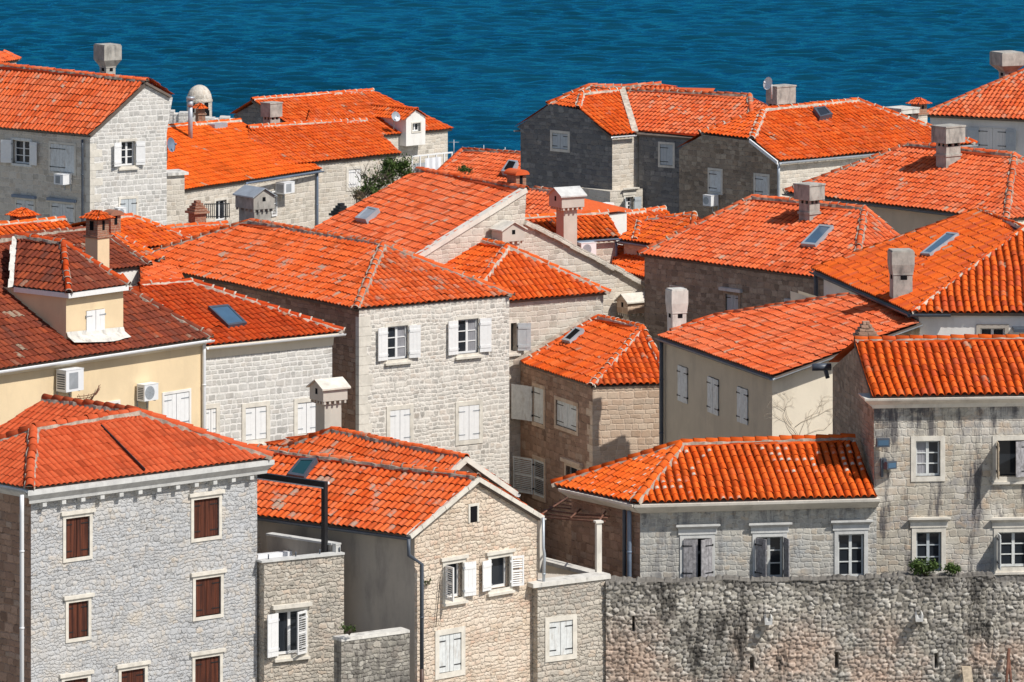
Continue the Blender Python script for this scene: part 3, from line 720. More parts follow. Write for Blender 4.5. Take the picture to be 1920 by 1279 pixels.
    # --- chimneys
    def chimney(s, C, th, wl, wr, z0, z1, kind, mat='concrete', capmat=None, ch=.5, ov=.1, ridge='R', roofmat=None, label=None, flash=None):
        """C: plan point of the near corner of the shaft; wl, wr: widths of its left and right faces"""
        r = dirv(th); l = dirv(th + 90); ax = (r, l, ZV); o = Vector((C.x, C.y, 0)); mb = MB(); cm = MB(); cap2 = None; rm = MB()
        capmat = capmat or mat; dark = MB(); dark2 = MB()
        if kind == 'box':
            zc = z1 - ch
            mb.box(o, ax, 0, wr, 0, wl, z0, zc - .14)
            mb.box(o, ax, -.04, wr + .04, -.04, wl + .04, zc - .52, zc - .44)
            for (x, y) in ((0, 0), (wr - .1, 0), (0, wl - .1), (wr - .1, wl - .1), (wr / 2 - .05, 0), (0, wl / 2 - .05)): mb.box(o, ax, x + .004, x + .096, y + .004, y + .096, zc - .14, zc)
            dark.box(o, ax, .08, wr - .08, .08, wl - .08, zc - .135, zc - .003)
            cm.box(o, ax, -ov, wr + ov, -ov, wl + ov, zc, z1 - .06); cm.box(o, ax, -ov - .025, wr + ov + .025, -ov - .025, wl + ov + .025, z1 - .058, z1)
        elif kind == 'flare':
            zc = z1 - ch
            mb.box(o, ax, 0, wr, 0, wl, z0, zc - .3)
            q = lambda e, z: [o + r * (-e) + l * (-e) + ZV * z, o + r * (wr + e) + l * (-e) + ZV * z, o + r * (wr + e) + l * (wl + e) + ZV * z, o + r * (-e) + l * (wl + e) + ZV * z]
            for (e0, e1, za, zb_) in ((.02, .02, zc - .34, zc - .29), (.02, ov, zc - .29, zc)):
                V = q(e0, za) + q(e1, zb_); mb.add(V, [(0, 1, 5, 4), (1, 2, 6, 5), (2, 3, 7, 6), (3, 0, 4, 7)], 0, [(p.x + p.y, p.z) for p in V])
            dark.box(o, ax, wr * .38, wr * .72, -.006, .02, zc - .5, zc - .36); dark2.box(o, ax, -.006, .02, wl * .3, wl * .7, zc - .5, zc - .36)
            cm.box(o, ax, -ov, wr + ov, -ov, wl + ov, zc + .001, z1 - .05); cm.box(o, ax, -ov + .03, wr + ov - .03, -ov + .03, wl + ov - .03, z1 - .049, z1)
        elif kind in ('bird', 'bird_open'):
            zc = z1 - ch                       # bottom of the little house
            mb.box(o, ax, 0, wr, 0, wl, z0, zc)
            b = .62 * ch
            for i in range(5):
                x = (wr + ov) * i / 4 - ov / 2; mb.box(o, ax, x - .035, x + .035, -ov * .9, -.002, zc - .1, zc - .001)
                y = (wl + ov) * i / 4 - ov / 2; mb.box(o, ax, -ov * .9, -.002, y - .03, y + .03, zc - .102, zc - .001)
            cm.box(o, ax, -ov, wr + ov, -ov, wl + ov, zc, zc + b)
            e = ov + .08; zt = zc + b
            if ridge == 'R':   # ridge along r: gables on the left-hand end
                g = [o + l * (-ov) + r * (-ov) + ZV * zt, o + l * (wl + ov) + r * (-ov) + ZV * zt, o + l * (wl / 2) + r * (-ov) + ZV * (z1 - .05)]
                cm.prism(g, r * (wr + 2 * ov))
                for sg in (0, 1):
                    y0 = -e if sg == 0 else wl + e
                    p = [o + l * y0 + ZV * (zt - .06), o + l * (wl / 2) + ZV * (z1 - .03), o + l * (wl / 2) + ZV * z1, o + l * y0 + ZV * (zt - .01)]
                    rm.prism([v - r * e for v in p], r * (wr + 2 * e))
                dark.box(o + l * (wl / 2) + ZV * (zc + b * .7), ax, -ov - .006, -ov + .02, -.06, .06, -.09, .09)
            else:
                g = [o + r * (-ov) + l * (-ov) + ZV * zt, o + r * (wr + ov) + l * (-ov) + ZV * zt, o + r * (wr / 2) + l * (-ov) + ZV * (z1 - .05)]
                cm.prism(g, l * (wl + 2 * ov))
                for sg in (0, 1):
                    x0 = -e if sg == 0 else wr + e
                    p = [o + r * x0 + ZV * (zt - .06), o + r * (wr / 2) + ZV * (z1 - .03), o + r * (wr / 2) + ZV * z1, o + r * x0 + ZV * (zt - .01)]
                    rm.prism([v - l * e for v in p], l * (wl + 2 * e))
                dark.box(o + r * (wr / 2) + ZV * (zc + b * .75), ax, -.07, .07, -ov - .006, -ov + .02, -.08, .08)
        elif kind == 'tiled':      # plain shaft, brick head, little tiled roof
            zc = z1 - ch
            mb.box(o, ax, 0, wr, 0, wl, z0, zc)
            cm.box(o, ax, -.05, wr + .05, -.05, wl + .05, zc, zc + .07)
            cm.box(o, ax, .012, wr - .012, .012, wl - .012, zc + .07, z1 - .3)
            dark.box(o, ax, wr * .42, wr * .62, -.004 + .008, .03, zc + .25, z1 - .34); dark2.box(o, ax, .003, .03, wl * .35, wl * .65, zc + .25, z1 - .36)
            e = .14; zt = z1 - .3
            A, B, Cc, D = [o + r * x + l * y + ZV * zt for (x, y) in ((-e, -e), (wr + e, -e), (wr + e, wl + e), (-e, wl + e))]
            r0 = o + r * (wr / 2) + l * (wl * .3) + ZV * z1; r1 = o + r * (wr / 2) + l * (wl * .7) + ZV * z1
            tile_face(rm, A, B, [r0], .16, .2, .035, 0, 6); tile_face(rm, D, A, [r0, r1], .16, .2, .035, 0, 6)
            rm.add([B, Cc, r1, r0], [(0, 1, 2, 3)]); rm.add([Cc, D, r1], [(0, 1, 2)])
        elif kind == 'barrel':     # brick shaft under one big bent tile
            mb.box(o, ax, 0, wr, 0, wl, z0, z1 - .25)
            dark.box(o, ax, wr * .35, wr * .65, -.006, .02, z1 - .62, z1 - .3)
            K = 10; V = []
            for t in (-.1, wl + .1):
                for rr in (wr / 2 + .09, wr / 2 + .02):
                    for k in range(K + 1):
                        a = math.pi * k / K; V.append(o + r * (wr / 2 + math.cos(a) * rr) + l * t + ZV * (z1 - .27 + math.sin(a) * rr * .62))
            k1 = K + 1
            fs = [(k, k + 1, 2 * k1 + k + 1, 2 * k1 + k) for k in range(K)] + [(k1 + k, k1 + k + 1, k + 1, k) for k in range(K)] + [(2 * k1 + k, 2 * k1 + k + 1, 3 * k1 + k + 1, 3 * k1 + k) for k in range(K)]
            fs += [(3 * k1 + k, 3 * k1 + k + 1, k1 + k + 1, k1 + k) for k in range(K)]
            fs += [tuple(k1 + k for k in range(k1)), tuple(3 * k1 + k for k in range(k1))]
            rm.add(V, fs, 0, [(5.3, 7.5)] * len(V))
        elif kind == 'stepped':    # slates or tiles stacked into a small pyramid on a brick stub
            mb.box(o, ax, 0, wr, 0, wl, z0, z1 - .5); m = 5
            for i in range(m):
                e = .1 - i * (.1 + min(wl, wr) * .42) / m; z = z1 - .5 + .1 * i
                cm.box(o, ax, -e, wr + e, -e, wl + e, z, z + .085)
        if flash:
            fm = MB(); z = flash; fm.box(o, ax, -.02, wr + .02, -.02, wl + .02, z0 + .0, z + .12); fm.box(o, ax, -.25, wr + .18, -.22, .0, z - .02, z + .05); fm.box(o, ax, wr, wr + .16, -.2, wl + .2, z + .1, z + .2)
        ob = s.obj('chimney', mb, mat)
        if label: ob['label'] = label
        if cm.v: s.obj('chimney_cap', cm, capmat, ob)
        if rm.v or rm.chunks: s.obj('chimney_roof', rm, roofmat or capmat, ob)
        for dk_ in (dark, dark2):
            if dk_.v: s.obj('smoke_opening', dk_, 'dark', ob)
        return ob
    # --- roof window on plane pl from four picture corners
    def skylight(s, pl, quad, frame='dark_metal', glass='sky_glass', up=.12, closed=False, label=None):
        q = [hit(u, v, pl) for (u, v) in quad]; N_ = pl[1] if pl[1].z > 0 else -pl[1]; c = sum(q, Vector()) / 4
        f = MB(); t = .09
        inn = [p + (c - p).normalized() * t * 1.5 for p in q]
        lo, hi = .0, up + .05
        for i in range(4):
            j = (i + 1) % 4
            V = [q[i] + N_ * lo, q[j] + N_ * lo, inn[j] + N_ * lo, inn[i] + N_ * lo, q[i] + N_ * hi, q[j] + N_ * hi, inn[j] + N_ * hi, inn[i] + N_ * hi]
            f.add(V, [(0, 1, 5, 4), (1, 2, 6, 5), (2, 3, 7, 6), (3, 0, 4, 7), (4, 5, 6, 7), (3, 2, 1, 0)])
        o = s.obj('skylight', f, frame, s.roof_o)
        if label: o['label'] = label
        g = MB(); V = [p + N_ * (hi - .02) for p in inn]; g.prism([p - N_ * .02 for p in V], N_ * .02); s.obj('skylight_pane', g, glass, s.roof_o)
    def box_on(s, name, mat, o, ax, *ext, parent=None):
        b = MB(); b.box(o, ax, *ext); return s.obj(name, b, mat, parent)
    def finish_roof(s):
        s.roof_o = s.obj('roof', s.tb, s.tmat)
        if s.dk.v: s.obj('roof_deck', s.dk, 'deck', s.roof_o)
        if s.cp.v: s.obj('ridge_tiles', s.cp, s.cmat or s.tmat, s.roof_o)
        if s.mo.v: s.obj('ridge_mortar', s.mo, s.mmat, s.roof_o)
        for m, g in s.gt.items(): s.obj('gutter', g, m, s.roof_o)
        for m, g in s.pp.items(): s.obj('downpipe', g, m)
    def quoins(s, i, mat, zt, zb=None):
        f = s.foot; c, a, b = f[i], f[i - 1], f[(i + 1) % len(f)]; d1 = (a - c).normalized(); d2 = (b - c).normalized(); mb = MB(); z = (zb or s.zb) + .1; k = 0
        while z < zt - .3:
            hh = rnd.uniform(.24, .36); l1, l2 = (rnd.uniform(.45, .65), rnd.uniform(.2, .32))[::1 if k % 2 else -1]; e = rnd.uniform(.004, .014); k += 1
            n1 = Vector((-d1.y, d1.x, 0)); n1 = n1 if n1.dot(d2) < 0 else -n1; n2 = Vector((-d2.y, d2.x, 0)); n2 = n2 if n2.dot(d1) < 0 else -n2
            mb.box(c, (d1, n1, ZV), -e * .5, l1, -.05, e, z, z + hh - .012); mb.box(c, (d2, n2, ZV), -e * .5, l2, -.05, e + .001, z + .001, z + hh - .013); z += hh
        return s.obj('quoin', mb, mat)
    def cornice(s, A, B, prof, mat, corbel=None, ea=0.0, eb=0.0, name='cornice'):
        mb = MB(); extrude_profile(mb, A, B, prof, 0, ea, eb)
        if corbel:
            d = (B - A); d.z = 0; Ln = d.length; d.normalize(); n = Vector((d.y, -d.x, 0)); m = int(Ln / corbel[0])
            for i in range(m):
                x = (i + .5) * Ln / m; mb.box(Vector((A.x, A.y, 0)), (d, n, ZV), x - .07, x + .07, -.05, corbel[1], corbel[2], corbel[3])
        return s.obj(name, mb, mat)

def house(name, label, C, zb=4.0, tmat='tile', mmat='mortar_white', cat='house', cmat=None, group='stone town houses', **kw):
    h = House(name, label, cat, C, zb, group); h.tmat = tmat; h.mmat = mmat; h.cmat = cmat; h.kw = kw
    return h

# ------------------------------------------------------------------ ground, coast, sea
def ground():
    mb = MB(); V = []; F4 = []
    ys = [-80, 100, 150, 200, 250, 300, 322, 332, 345]; zs = [0, 3.5, 4, 4, 4, 4, 3.5, -2, -4]; xs = list(range(-200, 201, 40))
    for y, z in zip(ys, zs):
        for x in xs: V.append((x, y + 2 * math.sin(x * .13) * (y > 300), z))
    n = len(xs)
    for j in range(len(ys) - 1):
        for i in range(n - 1): F4.append((j * n + i, j * n + i + 1, (j + 1) * n + i + 1, (j + 1) * n + i))
    mb.add(V, F4, 0, [(v[0], v[1]) for v in V])
    gm = stone("street paving", [(.34, .31, .27), (.42, .39, .34), (.38, .35, .30)], (.28, .26, .23), .6, .4, 'coursed', .02, .02, (.24, .22, .2), .4)
    o = mb.build("ground", gm); o["kind"] = "structure"
ground()

def sea():
    nx, ny = 420, 520
    xs = np.linspace(-75, 75, nx); ys = np.linspace(326, 600, ny)
    X, Y = np.meshgrid(xs, ys); Zs = np.zeros_like(X); rg = np.random.default_rng(4)
    for i in range(46):
        lam = rg.uniform(1.0, 4.2); a = rg.normal(math.pi * .48, .55); kx, ky = math.cos(a) * 2 * math.pi / lam, math.sin(a) * 2 * math.pi / lam
        Zs += .0075 * lam * np.sin(kx * X + ky * Y + rg.uniform(0, 7)) * (.65 + .35 * np.sin(X * .05 * rg.uniform(.3, 1) + Y * .03 * rg.uniform(.3, 1) + rg.uniform(0, 6)))
    V = np.stack([X, Y, Zs], -1).reshape(-1, 3)
    i = np.arange(nx - 1); j = np.arange(ny - 1); I, J = np.meshgrid(i, j); b = (J * nx + I).ravel()
    Q = np.stack([b, b + 1, b + nx + 1, b + nx], -1)
    mb = MB(); mb.array(V, Q, V[:, :2].copy(), 0)
    e = [(-9000, 326), (-75, 326), (75, 326), (9000, 326), (-9000, 600), (-75, 600), (75, 600), (9000, 600), (-9000, 15000), (-75, 15000), (75, 15000), (9000, 15000)]
    mb.add([(x, y, 0) for x, y in e], [(0, 1, 5, 4), (2, 3, 7, 6), (4, 5, 9, 8), (5, 6, 10, 9), (6, 7, 11, 10)], 0, e)
    k = NT("sea water"); p = k.pos(); mp = k.n("Mapping"); k.l(p, mp.inputs[0]); mp.inputs["Scale"].default_value = (.5, .9, 1)
    n1 = k.noise(mp.outputs[0], 1.6, 4, .6).outputs[0]; n2 = k.noise(mp.outputs[0], .045, 3, .5).outputs[0]
    c = k.mix(k.smooth(n2, .35, .7), (.003, .036, .055), (.0045, .053, .086))
    # seen through a polarising filter: mostly the colour of the water, a blue tinted share of mirrored sky
    k.bump(n1, .10, 1.0); bn = k.b.inputs["Normal"].links[0].from_socket
    df = k.n("BsdfDiffuse"); k.l(c, df.inputs["Color"]); k.l(bn, df.inputs["Normal"])
    gl = k.n("BsdfGlossy"); gl.inputs["Color"].default_value = (.03, .56, 1.0, 1); gl.inputs["Roughness"].default_value = .06; k.l(bn, gl.inputs["Normal"])
    fr = k.n("Fresnel"); fr.inputs[0].default_value = 1.33; k.l(bn, fr.inputs[1]); mx = k.n("MixShader"); k.l(k.math('MULTIPLY', fr.outputs[0], .75), mx.inputs[0]); k.l(df.outputs[0], mx.inputs[1]); k.l(gl.outputs[0], mx.inputs[2])
    k.l(mx.outputs[0], k.t.nodes["Material Output"].inputs["Surface"])
    o = mb.build("sea", k.m); o["kind"] = "structure"
sea()

H = {}
# ================================================================= FRONT ROW
# --- grey rubble house at the lower left
C0 = P(55, 916, 160); C2 = PZ(511, 858, C0.z); th = plan_ang(C0, C2); C1 = along(C0, th + 93, -149)
h = house('stone_house', 'tall grey rubble house with red brown closed shutters and a dull red hipped roof', C0, 3.6, 'tile_red', 'mortar_grey', w=.20, L=.34, amp=.036, rough=.4, step=.016)
pl = h.hip(C1, C0, C2, (63, 804), (258, 773), 'R', 24, cap_kw=dict(collars=False, r=.13, mw=.04))
R1 = h.R1
U1 = PZ(83, 748, R1.z + .05)
dn = -dirv(plan_ang(R1, U1) - 90) * 4.2; dn = Vector((dn.x, dn.y, -4.2 * math.tan(R_(22))))
dn = Vector((-math.cos(R_(th)) * 4.2, -math.sin(R_(th)) * 4.2, -4.2 * math.tan(R_(23))))
h.face(U1 + dn, R1 + dn, R1, U1)
h.back(R1, U1, U1 + Vector((-dn.x, -dn.y, dn.z)), R1 + Vector((-dn.x, -dn.y, dn.z)))
h.cap(U1, R1, collars=False, r=.13, mw=.04)
h.pipe([P(41, 928, 159.6), P(41, 960, 159.6), P(41, 1279, 159.6) - ZV * 6], 'white_metal', .06)
h.gutter(C1, C0, 'zinc')
a, b = hit(189, 801, pl), hit(271, 884, pl); d = (b - a).normalized(); nn_ = d.cross(pl[1]).normalized()
mb = MB(); mb.box(a + ZV * .02, (d, nn_, pl[1] if pl[1].z > 0 else -pl[1]), 0, (b - a).length, -.018, .018, .0, .068); crack = mb
rw = lambda u0, v0, u1, v1, **k: W(u0, v0, u1, v1, closed=2, shmat='red_wood', lintel='flat', cdep=-.06, sur=.1, dark=False, **k)
wins = [rw(122.7, 973, 167.3, 1042), rw(362.7, 938, 410, 1004), rw(127.7, 1131, 165, 1193), rw(366, 1087, 413.3, 1151), rw(365, 1236, 411.7, 1300), rw(226.7, 1259, 270.7, 1325), rw(120, 1277, 164, 1340)]
f = h.walls([C1, C0, C2, h.C3], C0.z - .12, [.3, .32, .3, .3], 'grey_rubble', {1: wins}, {}, {0: 'brown_stone'})
h.single_wall(U1 + dn * .9 - ZV * 1.2, R1 + dn * .9, C0.z - .2, 3.6, 'grey_rubble', name='rear_wall')
zt = C0.z - .06
h.cornice(f[1], f[2], [(0, zt - .42), (.2, zt - .4), (.22, zt - .3), (.36, zt - .14), (.36, zt), (0, zt)], 'trim_grey', (.62, .2, zt - .53, zt - .425), ea=1.0, eb=1.0)
h.cornice(f[0], f[1], [(0, zt - .3), (.2, zt - .14), (.2, zt), (0, zt)], 'trim_grey')
h.finish_roof(); H['grey'] = h; h.obj('tile_crack', crack, 'iron', h.roof_o)
grey = h

# --- low terrace block behind it
A = P(495, 1051.5, 165.4); B = along(A, 31, 645); B.z = PZ(645, 1035, A.z).z
A.z = B.z = (A.z + P(645, 1035, B.y).z) / 2
h = house('terrace_block', 'tan rubble block with roof terrace and one white shuttered window beside the grey house', A, 3.6, cat='terrace')
L_ = dirv(121)
D1 = A + L_ * 5.5; D2 = B + L_ * 3.2
ts = W(522, 1145, 571, 1228, sur=.1, lintel='slab', sill=True, frame=(2, 1), shl=163, shlst='plank', shr=26, shrst='louvre', shw=.5)
ts['r'] = (521, 1148, 571.5, 1224)
f = h.walls([D1, A, B, D2], A.z - .06, 0, 'grey_tan_rubble', {1: [ts]}, top=False)
mb = MB(); extrude_profile(mb, f[1] - dirv(31) * .1, f[2], [(-.28, A.z - .058), (.05, A.z - .058), (.05, A.z), (-.28, A.z)]); h.obj('coping', mb, 'trim_grey')
fz = A.z - .95
mb = MB(); mb.add([Vector((p.x, p.y, fz)) for p in f], [(0, 1, 2, 3)]); h.obj('terrace_floor', mb, 'grey_render')
# inner parapet of grey render, running back along the neighbour
a = P(500, 1003, 168.6); b = P(621, 1015, 166.9); ang = plan_ang(a, b); dx_ = dirv(ang); nx_ = dirv(ang + 90); Ln = (Vector((b.x, b.y, 0)) - Vector((a.x, a.y, 0))).length; bz = (a.z + b.z) / 2
mb = MB(); mb.box(Vector((a.x, a.y, 0)), (dx_, nx_, ZV), 0, Ln, 0, .2, fz - .3, bz - .06); h.obj('parapet', mb, 'grey_render')
mb = MB(); mb.box(Vector((a.x, a.y, 0)), (dx_, nx_, ZV), 0, Ln + .04, -.04, .24, bz - .058, bz); h.obj('coping', mb, 'trim_grey')
mb = MB(); mb.box(Vector((b.x, b.y, 0)), (dx_, nx_, ZV), .05, .19, .0, .2, A.z - .2, bz - .05); mb.box(Vector((b.x, b.y, 0)), (dx_, nx_, ZV), .05, .2, -.02, .22, bz - .048, bz + .0); h.obj('pier', mb, 'trim_grey')
mb = MB()
for t in (.08, .42, .72, .97):
    p = f[1].lerp(f[2], t); mb.tube([Vector((p.x, p.y, A.z - .01)) + L_ * .12, Vector((p.x, p.y, A.z + .14)) + L_ * .12], .022, 6)
h.obj('railing', mb, 'dark_metal')
mb = MB(); ax = (dirv(31), L_, ZV); o = P(545, 1030, 167.2); o.z = fz
mb.box(o, ax, -.75, .75, 0, .8, .004, .42); mb.box(o, ax, -.75, .75, .62, .8, .422, .78); mb.box(o, ax, -.88, -.752, 0, .8, .004, .62); mb.box(o, ax, .752, .88, 0, .8, .004, .62); mb.box(o, ax, -.7, .7, .03, .6, .422, .52)
solo('garden_sofa', mb, M['white_metal'], o, 'pale garden sofa sunk in the small terrace beside the grey house', 'sofa')
mb = MB(); p1 = P(608.5, 1014, 166.95); zt = P(608.5, 903, 166.95).z; ax = (nx_, -dx_, ZV); o = Vector((p1.x, p1.y, 0))
mb.box(o, ax, -.07, .07, -.07, .07, fz, zt - .16)
mb.box(o, ax, -.07, .07, -.07, 4.0, zt - .158, zt); mb.box(o, ax, -.07, .07, 4.0, 4.14, fz, zt)
mb.box(o, ax, -.075, .075, -.02, 3.9, zt - .2, zt - .162, 1)
mb.box(o, ax, .072, .22, .0, .05, zt - .1, zt - .03, 1)
solo('pergola', mb, [M['iron'], M['white_metal']], Vector((p1.x, p1.y, fz)), 'black steel awning frame standing on the terrace before the orange gable roof', 'pergola')

# --- gabled house with tan front
C0 = P(768, 1005, 165.8); th = 43.0
C2 = along(C0, th, 1019); z2 = vhit(1019, 969, C0, C2).z
C1 = PZ(430, 960, C0.z)
h = house('gabled_house', 'tan rubble gabled house with two open white shuttered windows under a small slit', C0, 3.6, 'tile_lichen', 'mortar_grey', w=.225, L=.36, amp=.044)
R0 = vhit(897, 896, C0, C2); pl = plane3(C1, C0, R0); R1 = hit(470, 839.5, pl)
h.face(C1, C0, R0, R1)
C2z = Vector((C2.x, C2.y, z2)); C3 = C2z + (C1 - C0)
h.face(C2z, C3, R1, R0); h.cap(R0, R1, cap_kw={} or None) if False else h.cap(R0, R1, r=.11, mw=.08)
wins = [W(834.3, 1059, 866.7, 1119, sur=.11, lintel='flat', sill=True, frame=(1, 1), shl=100, shr=172, shlst='louvre', shw=.62, fmat='white_paint', dep=-.2),
        W(919.3, 1048, 955, 1100, sur=.11, lintel='flat', sill=True, frame=(1, 1), shl=170, shr=165, shrst='louvre', shw=.55, dep=-.2),
        W(822.7, 1192, 864, 1256, closed=2, shmat='old_white', sur=.16, cdep=-.02)]
ins = .12
f = h.walls([C1, C0, C2, C1 + C2 - C0], C0.z - .1, [.3, .10, .12, .2], 'tan_rubble', {1: wins}, {1: [Vector((R0.x, R0.y, R0.z - .16))]}, {0: 'grey_render', 3: 'grey_render'})
nrm = Vector((math.sin(R_(th)), -math.cos(R_(th)), 0))
a, b = vhit(880.7, 950, f[1], f[2]), vhit(894, 977, f[1], f[2]); o = Vector((a.x, a.y, b.z)); w_ = (b - a).dot(dirv(th)); hh = a.z - b.z; ax = (dirv(th), nrm, ZV)
mb = MB(); mb.box(o, ax, -.07, 0, -.02, .03, -.02, hh + .08); mb.box(o, ax, w_, w_ + .07, -.02, .03, -.02, hh + .08); mb.box(o, ax, 0, w_, -.02, .028, hh, hh + .078); sw = h.obj('window', mb, 'trim_stone')
mb = MB(); mb.box(o, ax, 0, w_, -.02, .006, -.02, hh); h.obj('pane', mb, 'dark', sw)
mb = MB()
for (a, b) in ((C0, R0), (R0, C2z)):
    d = (b - a).normalized(); n_up = nrm.cross(d); n_up = n_up if n_up.z > 0 else -n_up
    o = a + nrm * .04; ax = (d, -nrm, n_up); Ln = (b - a).length; m = int(Ln / .5)
    for i in range(m):
        e = rnd.uniform(-.012, .012); mb.box(o, ax, Ln * i / m, Ln * (i + 1) / m - .012, -.02 + e, .2, -.1, .03 + e)
h.obj('verge', mb, 'trim_stone', None)
q = C0 + nrm * .02 - dirv(th) * .05
h.gutter(C1, C0, 'dark_metal', .08)
h.pipe([q + ZV * -.08, q + ZV * -.55, q + dirv(th) * .42 - ZV * .85 + nrm * .1, q + dirv(th) * .42 + nrm * .1 - ZV * 3.9], 'dark_metal', .06)
h.pipe([q + dirv(th) * .42 + nrm * .1 - ZV * 3.9, q + dirv(th) * .42 + nrm * .1 - ZV * 4.9], 'brown_pipe', .065)
q2 = C2z + nrm * .1 - dirv(th) * .1; h.pipe([q2, q2 - ZV * .9, q2 - ZV * 1.1 + nrm * .05, q2 - ZV * 2.2], 'zinc', .045)
h.finish_roof()
h.skylight(pl, [(541, 898), (573, 903), (597, 868), (566, 868)], 'dark_metal', 'teal_glass', .14)
gab = h; H['gable'] = h

# low rubble wall closing the court between terrace and gabled house
a = P(640, 1195, 163.6); b = along(a, 36, 768); 
h = house('court_wall', 'low dark rubble wall with a white coping between the terrace and the gabled house', a, 3.0, cat='wall', group=None)
za, zb_ = P(645, 1197, a.y).z, P(762, 1186, b.y).z; zc = (za + zb_) / 2
f = h.walls([a + dirv(120) * .45, a, b, b + dirv(120) * .45], zc - .05, 0, 'city_stone')
mb = MB(); extrude_profile(mb, f[1], f[2], [(-.46, zc - .05), (.02, zc - .05), (.0, zc + .03), (-.44, zc + .05)]); h.obj('coping', mb, 'white_concrete')

# --- second gable behind it
A0 = P(875, 858.5, 173.0); Q = along(A0, 43, 970); zq = vhit(970, 925, A0, Q).z; Ql = along(A0, 43, 845)
zl = vhit(850, 885, A0, Ql).z; Rl = PZ(623, 806.5, A0.z)
h = house('gabled_house', 'small orange roofed gable with white coping, tucked behind the tan gabled house', A0, 5.0, 'tile_lichen', 'mortar_grey', w=.225, L=.36, amp=.044)
pl = plane3(Rl, A0, vhit(850, 885, A0, Q))
lowr = hit(828, 902, pl); lowl = lowr + (Rl - A0) * .98
hl = hit(505, 851, pl)
h.face(lowl + (Rl - A0) * .35, lowr, A0, Rl, hl + (Rl - A0) * .02)
Qz = Vector((Q.x, Q.y, zq)); h.face(Qz, Qz + (Rl - A0), Rl, A0)
h.cap(A0, Rl, collars=False, mw=.03); h.cap(hl, Rl, collars=False, mw=.03)
nrm = Vector((math.sin(R_(43)), -math.cos(R_(43)), 0)); mb = MB()
for (a, b) in ((lowr, A0), (A0, Qz)):
    d = (b - a).normalized(); n_up = nrm.cross(d); n_up = n_up if n_up.z > 0 else -n_up
    mb.box(a + nrm * .04, (d, -nrm, n_up), 0, (b - a).length, -.0, .25, -.12, .04 + (.003 if b is A0 else 0))
h.obj('verge', mb, 'cornice_white')
zz = min(lowr.z, zq) - .3
f = h.walls([lowl, lowr, Q, Q + Rl - A0], zz, [.05, .14, .1, .1], 'grey_render', {}, {1: [Vector((lowr.x, lowr.y, lowr.z - .2)), Vector((A0.x, A0.y, A0.z - .14)), Vector((Q.x - .3, Q.y - .2, zq - .1))]})
c = P(608.6, 815, 180.0); th5 = 35
wl = (along(c, th5 + 90, 592) - c).length; wr = (along(c, th5, 640) - c).length
zt = P(608, 712, 180).z; zb_ = P(608, 860, 180).z; 
h.chimney(c, th5, wl, wr, zb_, zt, 'bird', 'chimney_render', 'chimney_render', ch=(P(608, 752, 180).z - zt) * -1, ov=.14, ridge='R', roofmat='trim_stone', label='chimney like a small house with a gabled cap')
h.gutter(Qz, Qz + (Rl - A0), 'white_metal')
h.finish_roof(); H['gable2'] = h

# --- right-hand walled terrace and the city wall
A = P(1008, 1094.5, 169.05); B = along(A, 34, 1141); zt = (A.z + P(1141, 1079, B.y).z) / 2
h = house('terrace_wall', 'rubble terrace wall with a white shuttered opening beside the tan gabled house', A, 2.5, cat='wall', group=None)
ww = W(1029.3, 1167, 1073.3, 1226, closed=2, shmat='old_white', sur=.15, cdep=-.02)
L_ = dirv(125)
f = h.walls([A + L_ * 3.8, A, B, B + L_ * .6], zt - .1, 0, 'grey_tan_rubble', {1: [ww]})
mb = MB(); extrude_profile(mb, f[1] - dirv(40) * .2, f[2] + dirv(40) * .06, [(-.5, zt - .1), (.05, zt - .1), (.04, zt + .02), (-.5, zt + .04)]); h.obj('coping', mb, 'white_concrete')
a = P(1005, 1053, 174.0); b = P(1122, 1077, 171.2)
zb_ = (a.z + b.z) / 2; mb = MB(); d = dirv(plan_ang(a, b)); nn = dirv(plan_ang(a, b) + 90); Ln = (Vector((b.x, b.y, 0)) - Vector((a.x, a.y, 0))).length
mb.box(Vector((a.x, a.y, 0)), (d, nn, ZV), 0, Ln, 0, .3, 3.0, zb_ - .06); h.obj('side_wall', mb, 'pale_cream')
mb = MB(); mb.box(Vector((a.x, a.y, 0)), (d, nn, ZV), 0, Ln + .1, -.04, .36, zb_ - .058, zb_ + .05); h.obj('coping', mb, 'white_concrete')
mb = MB(); dkz = zt - .7
mb.add([Vector((p.x, p.y, dkz)) for p in f], [(0, 1, 2, 3)]); h.obj('terrace_floor', mb, 'grey_render')
terrB = B.copy(); terrZ = zt
# pergola of rusty poles on two white posts
mb = MB(); p1 = P(1122, 1077, 170.9); p2 = P(1015, 1053, 173.7); z1 = P(1122, 980, 170.9).z; z2 = P(1015, 974, 173.7).z
o = bpy.data.objects.new('pergola', None); SC.collection.objects.link(o); o.location = (p1.x, p1.y, dkz); tag(o, 'pergola of rusty poles on two cream posts in front of the brown walls', 'pergola')
for p, z in ((p1, z1), (p2, z2)):
    mb = MB(); mb.box(Vector((p.x, p.y, 0)), (dirv(20), dirv(110), ZV), -.08, .08, -.08, .08, dkz, z); mb.box(Vector((p.x, p.y, 0)), (dirv(20), dirv(110), ZV), -.12, .12, -.12, .12, z + .001, z + .06)
    mb.build('post', M['cornice_white'], o, o.location)
mb = MB()
for i in range(7):
    a = P(1000 + 10 * i, 968 - 6 * i, 174.0 + .8 * i); b = P(1128 + 4 * i, 979 - 6 * i, 171.2 + .8 * i)
    mb.tube([a, a.lerp(b, .5) - ZV * rnd.uniform(0, .06), b + Vector((.1, 0, rnd.uniform(-.03, .05)))], .03, 6)
for t in (.1, .55, .97):
    a = P(1000, 968, 174.0).lerp(P(1128, 979, 171.2), t); b = P(1060, 932, 178.8).lerp(P(1152, 943, 176), t); mb.tube([a + ZV * .05, b + ZV * .05], .03, 6)
